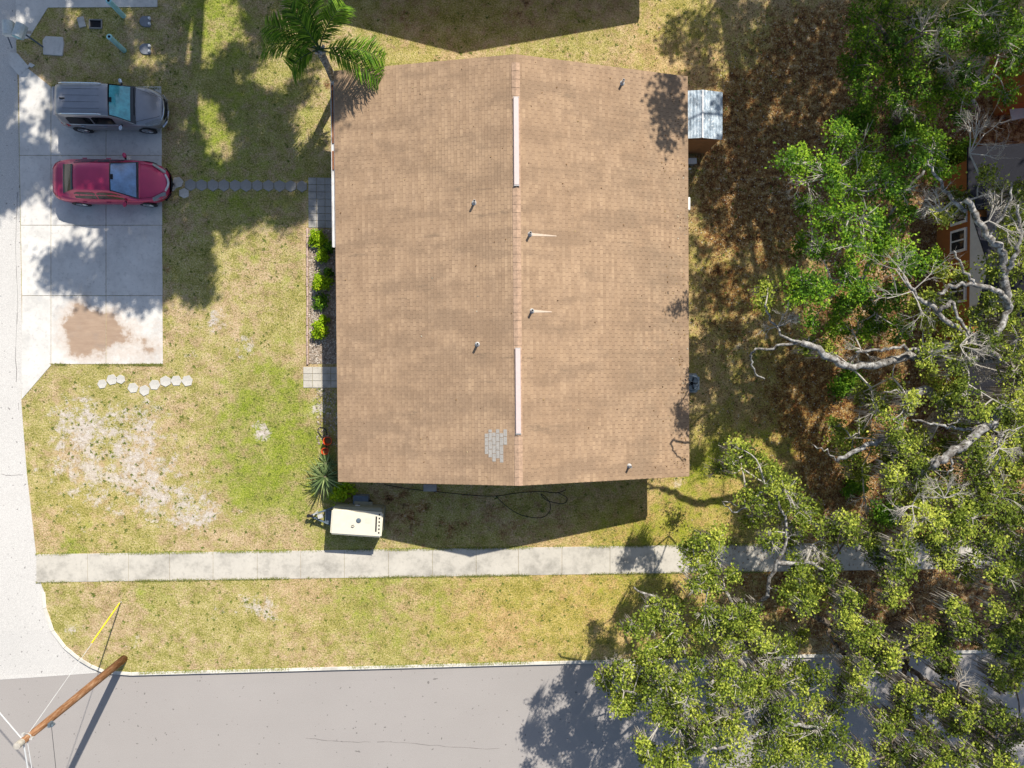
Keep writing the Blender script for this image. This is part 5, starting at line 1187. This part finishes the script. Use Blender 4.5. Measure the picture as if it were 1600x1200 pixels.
for i, (dx, dy, rz) in enumerate(((-.62, .18, .05), (-.2, .1, -.35))):
    b = MB(); pr = [(-.2, 0), (.2, 0), (.2, .17), (.14, .26), (.05, .30), (-.05, .30), (-.14, .26), (-.2, .17)]
    vs_ = [(x, -.27, z) for x, z in pr]+[(x, .27, z) for x, z in pr]; n_ = 8
    b.add(vs_, [tuple(range(8)), tuple(range(8, 16))[::-1]]+[(i_, (i_+1) % 8, (i_+1) % 8+8, i_+8) for i_ in range(8)])
    q = b.build('box', M['mailb'], o, bevel=.01, seg=1); q.location = (dx, dy, 1.0); q.rotation_euler = (0, 0, rz)
    MB().box((0, -.28, .13), (.3, .015, .2)).build('box_door', M['teal'] if i else M['white'], q)

# fallen bits: sticks on the roof edge and pale debris
# ------------------------------------------------------------------ grass blades, leaf litter
def on_lawn(x, y):
    q = pix((x, y, 0))
    return q
HB = wdl(0, 0)
def scatter(n, x0, x1, y0, y1):
    x = RNG.uniform(x0, x1, n); y = RNG.uniform(y0, y1, n)
    ok = ~((x > HL[0]-6.2) & (x < HL[0]+6.2) & (y > HL[1]-7.5) & (y < HL[1]+7.5))
    f = np.array([(P(0, 0).x, 0)])
    def px_(X, Y):
        a = np.array(QC.to_matrix()); v = np.stack([X, Y, np.full_like(X, -CAM_H)], 0); c = a.T @ v
        return 800+c[0]/-c[2]*FPX, 600-c[1]/-c[2]*FPX
    u, v = px_(x, y)
    pol = [(p.x, p.y) for p in EDGE]
    el = np.interp(-y, [-p.y for p in EDGE], [p.x for p in EDGE]); ok &= x > el+.05
    ok &= y > (np.array([bline(0)])[0]+(bline(1)-bline(0))*x)+.06
    tt = 866-16*(u-57)/1143; ok &= ~((v > tt-.8) & (v < tt+44.3) & (u > 56))
    ok &= ~((u > 26) & (u < 254.5) & (v > 134) & (v < 569.5)); ok &= ~((u > 28) & (u < 76) & (v > 96) & (v < 135)); ok &= ~((u < 80) & (v >= 568) & (v < 624) & ((u-34)/46 < (624-v)/54))
    ok &= ~((u < 248) & (v < 12)); ok &= ~((u > 473) & (u < 560) & (v > 277) & (v < 607))
    ok &= ~((u > 68) & (u < 100) & (v > 58) & (v < 87)); ok &= ~((u < 76) & (v < 60) & (v < 62-(u-45)*1.6))
    for px, py, _ in row: ok &= (u-px)**2+(v-py)**2 > 70
    ok &= ~((u > 290) & (u < 480) & (v > 281) & (v < 298)); ok &= (u-278)**2+(v-292)**2 > 120
    ok &= ~((u > 118) & (u < 162) & (v > 26) & (v < 47)); ok &= (u-227)**2+(v-34)**2 > 70; ok &= (u-227)**2+(v-77)**2 > 70
    return x[ok], y[ok]
x, y = scatter(330000, -20.5, 20, -12.8, 17.5)
pts = np.stack([x, y, np.zeros_like(x)], 1); sa = field(SAND, pts); gr = field(GREEN, pts); li = field(LIT, pts)
# clumping
cxn = np.sin(x*2.1+1.3*np.sin(y*1.7))*np.sin(y*2.6+1.1*np.sin(x*1.3)); keep = RNG.uniform(size=len(x)) < np.clip(.62-sa*1.0-li*.35+gr*.35+cxn*.18, .03, 1)
x, y, gr, li = x[keep], y[keep], gr[keep], li[keep]; n = len(x)
an = RNG.uniform(0, 2*PI, n); ln = RNG.uniform(.035, .085, n); hh = RNG.uniform(.01, .045, n); wd = RNG.uniform(.006, .013, n)
dx, dy = np.cos(an), np.sin(an); b0 = np.stack([x-dy*wd, y+dx*wd, np.full(n, .002)], 1); b1 = np.stack([x+dy*wd, y-dx*wd, np.full(n, .002)], 1)
tp_ = np.stack([x+dx*ln, y+dy*ln, hh], 1)
ti = np.clip(RNG.normal(.58, .25, n)-gr*.28+li*.1, 0, 1)
wx2, wy2 = scatter(9000, -20.5, 14, -12.8, 17.5); wp_ = np.stack([wx2, wy2, np.zeros_like(wx2)], 1); kk = RNG.uniform(size=len(wx2)) < .22+.5*field(SAND, wp_); wx2, wy2 = wx2[kk], wy2[kk]; m_ = len(wx2)
sz = RNG.uniform(.03, .085, m_); W0 = []; W1 = []; W2 = []; WT = []
for k_ in range(9):
    a_ = RNG.uniform(0, 2*PI, m_); r_ = sz*RNG.uniform(.7, 1.3, m_); ox, oy = wx2+RNG.normal(0, .018, m_), wy2+RNG.normal(0, .018, m_); w_ = sz*.22
    W0.append(np.stack([ox-np.sin(a_)*w_, oy+np.cos(a_)*w_, np.full(m_, .006)], 1)); W1.append(np.stack([ox+np.sin(a_)*w_, oy-np.cos(a_)*w_, np.full(m_, .006)], 1)); W2.append(np.stack([ox+np.cos(a_)*r_, oy+np.sin(a_)*r_, np.full(m_, .03)], 1)); WT.append(RNG.uniform(0, .38, m_))
b0, b1, tp_, ti = np.concatenate([b0]+W0), np.concatenate([b1]+W1), np.concatenate([tp_]+W2), np.concatenate([ti]+WT)
o = rawmesh('grass', np.stack([b0, b1, tp_], 1), 3, M['blade'], ti); tag(o, 'patchy yellow-green lawn grass', 'grass', kind='stuff')
EX = []; 
def edge_line(x0, x1, fy, side, n):
    xx = RNG.uniform(x0, x1, n); k_ = np.sin(xx*1.3)+np.sin(xx*3.7+1)+np.sin(xx*.6+2); ok = RNG.uniform(-1.5, 2.2, n) < k_; xx = xx[ok]
    yy = np.array([fy(v) for v in xx])+side*RNG.uniform(-.01, .07, len(xx)); EX.append(np.stack([xx, yy, np.full(len(xx), -side)], 1))
def swy(v, bot):
    q0, q1 = P(57, 910 if bot else 866), P(1200, 893 if bot else 850); return q0.y+(q1.y-q0.y)*(v-q0.x)/(q1.x-q0.x)
edge_line(-17.9, 16, lambda v: swy(v, 0), 1, 9000); edge_line(-17.9, 16, lambda v: swy(v, 1), -1, 9000); edge_line(-13.8, 16, lambda v: bline(v), 1, 7000)
q0, q1 = P(80, 570), P(255, 569); edge_line(q0.x, q1.x, lambda v: q0.y, -1, 1800); q2, q3 = P(80, 134.5), P(250, 134.5); edge_line(q2.x, q3.x, lambda v: q2.y, 1, 1200)
E_ = np.concatenate(EX); n = len(E_); dx = RNG.normal(0, .5, n); dy = E_[:, 2]*RNG.uniform(.2, 1.2, n); nn = np.hypot(dx, dy); dx /= nn; dy /= nn; ln = RNG.uniform(.05, .13, n); wd = RNG.uniform(.008, .015, n)
x, y = E_[:, 0], E_[:, 1]
b0 = np.stack([x-dy*wd, y+dx*wd, np.full(n, .004)], 1); b1 = np.stack([x+dy*wd, y-dx*wd, np.full(n, .004)], 1); tp_ = np.stack([x+dx*ln, y+dy*ln, np.full(n, .045)], 1)
o = rawmesh('edge_grass', np.stack([b0, b1, tp_], 1), 3, M['blade'], np.clip(RNG.normal(.45, .25, n), 0, 1)); tag(o, 'ragged grass growing over the paving and kerb edges', 'grass', kind='stuff')
ck = MB()
for pts in ([(478, 1154), (520, 1158), (560, 1160), (610, 1159), (660, 1163), (720, 1168), (780, 1170)], [(30, 200), (34, 250), (30, 300)], [(0, 740), (18, 743), (36, 741)], [(28, 300), (24, 380), (27, 470), (24, 560), (29, 640)]):
    pp = curve([P(a, b, -.106 if b > 1060 else -.026) for a, b in pts], 5); pp = [p+Vector((RNG.normal(0, .012), RNG.normal(0, .012), 0)) for p in pp]
    for a, b in zip(pp, pp[1:]):
        if RNG.uniform() < .12: continue
        d_ = (b-a).normalized(); w_ = Vector((-d_.y, d_.x, 0))*RNG.uniform(.004, .012); ck.add([a-w_, b-w_, b+w_, a+w_], [(0, 1, 2, 3)])
struct(ck.build('road_cracks', simple('crack_filler', (.16, .145, .135), .9, .2)))
x, y = scatter(150000, 7.5, 21.5, -12.8, 17.5); pts = np.stack([x, y, np.zeros_like(x)], 1); li = field(LIT, pts)
keep = RNG.uniform(size=len(x)) < np.clip(li*.55, .01, .5); c = pts[keep]; c[:, 2] = RNG.uniform(.006, .03, len(c))
rx = np.concatenate([RNG.uniform(-6.6, 6.7, 90), 6.75-np.abs(RNG.normal(0, .5, 160))]); ry = RNG.uniform(-7.6, 7.6, 250)
rc = np.stack([HL[0]+rx*math.cos(HR)-ry*math.sin(HR), HL[1]+rx*math.sin(HR)+ry*math.cos(HR), 4.27-1.67*np.abs(rx)/6.81+.02], 1); c = np.concatenate([c, rc])
wx_ = RNG.uniform(9, 20, 260); wc = np.stack([wx_, np.array([swy(v, 0) for v in wx_])-RNG.uniform(0, 1.15, 260), np.full(260, .03)], 1); c = np.concatenate([c, wc])
o = rawmesh('leaf_litter', leaves(c, .07, .045, 1.0), 4, M['litter'], np.clip(RNG.normal(.5, .28, len(c)), 0, 1)); tag(o, 'fallen brown and orange leaves under the trees', 'leaf litter', kind='stuff')
for i, (px, py) in enumerate([(450, 467), (1100, 455), (873, 772), (1080, 478)]):
    pass
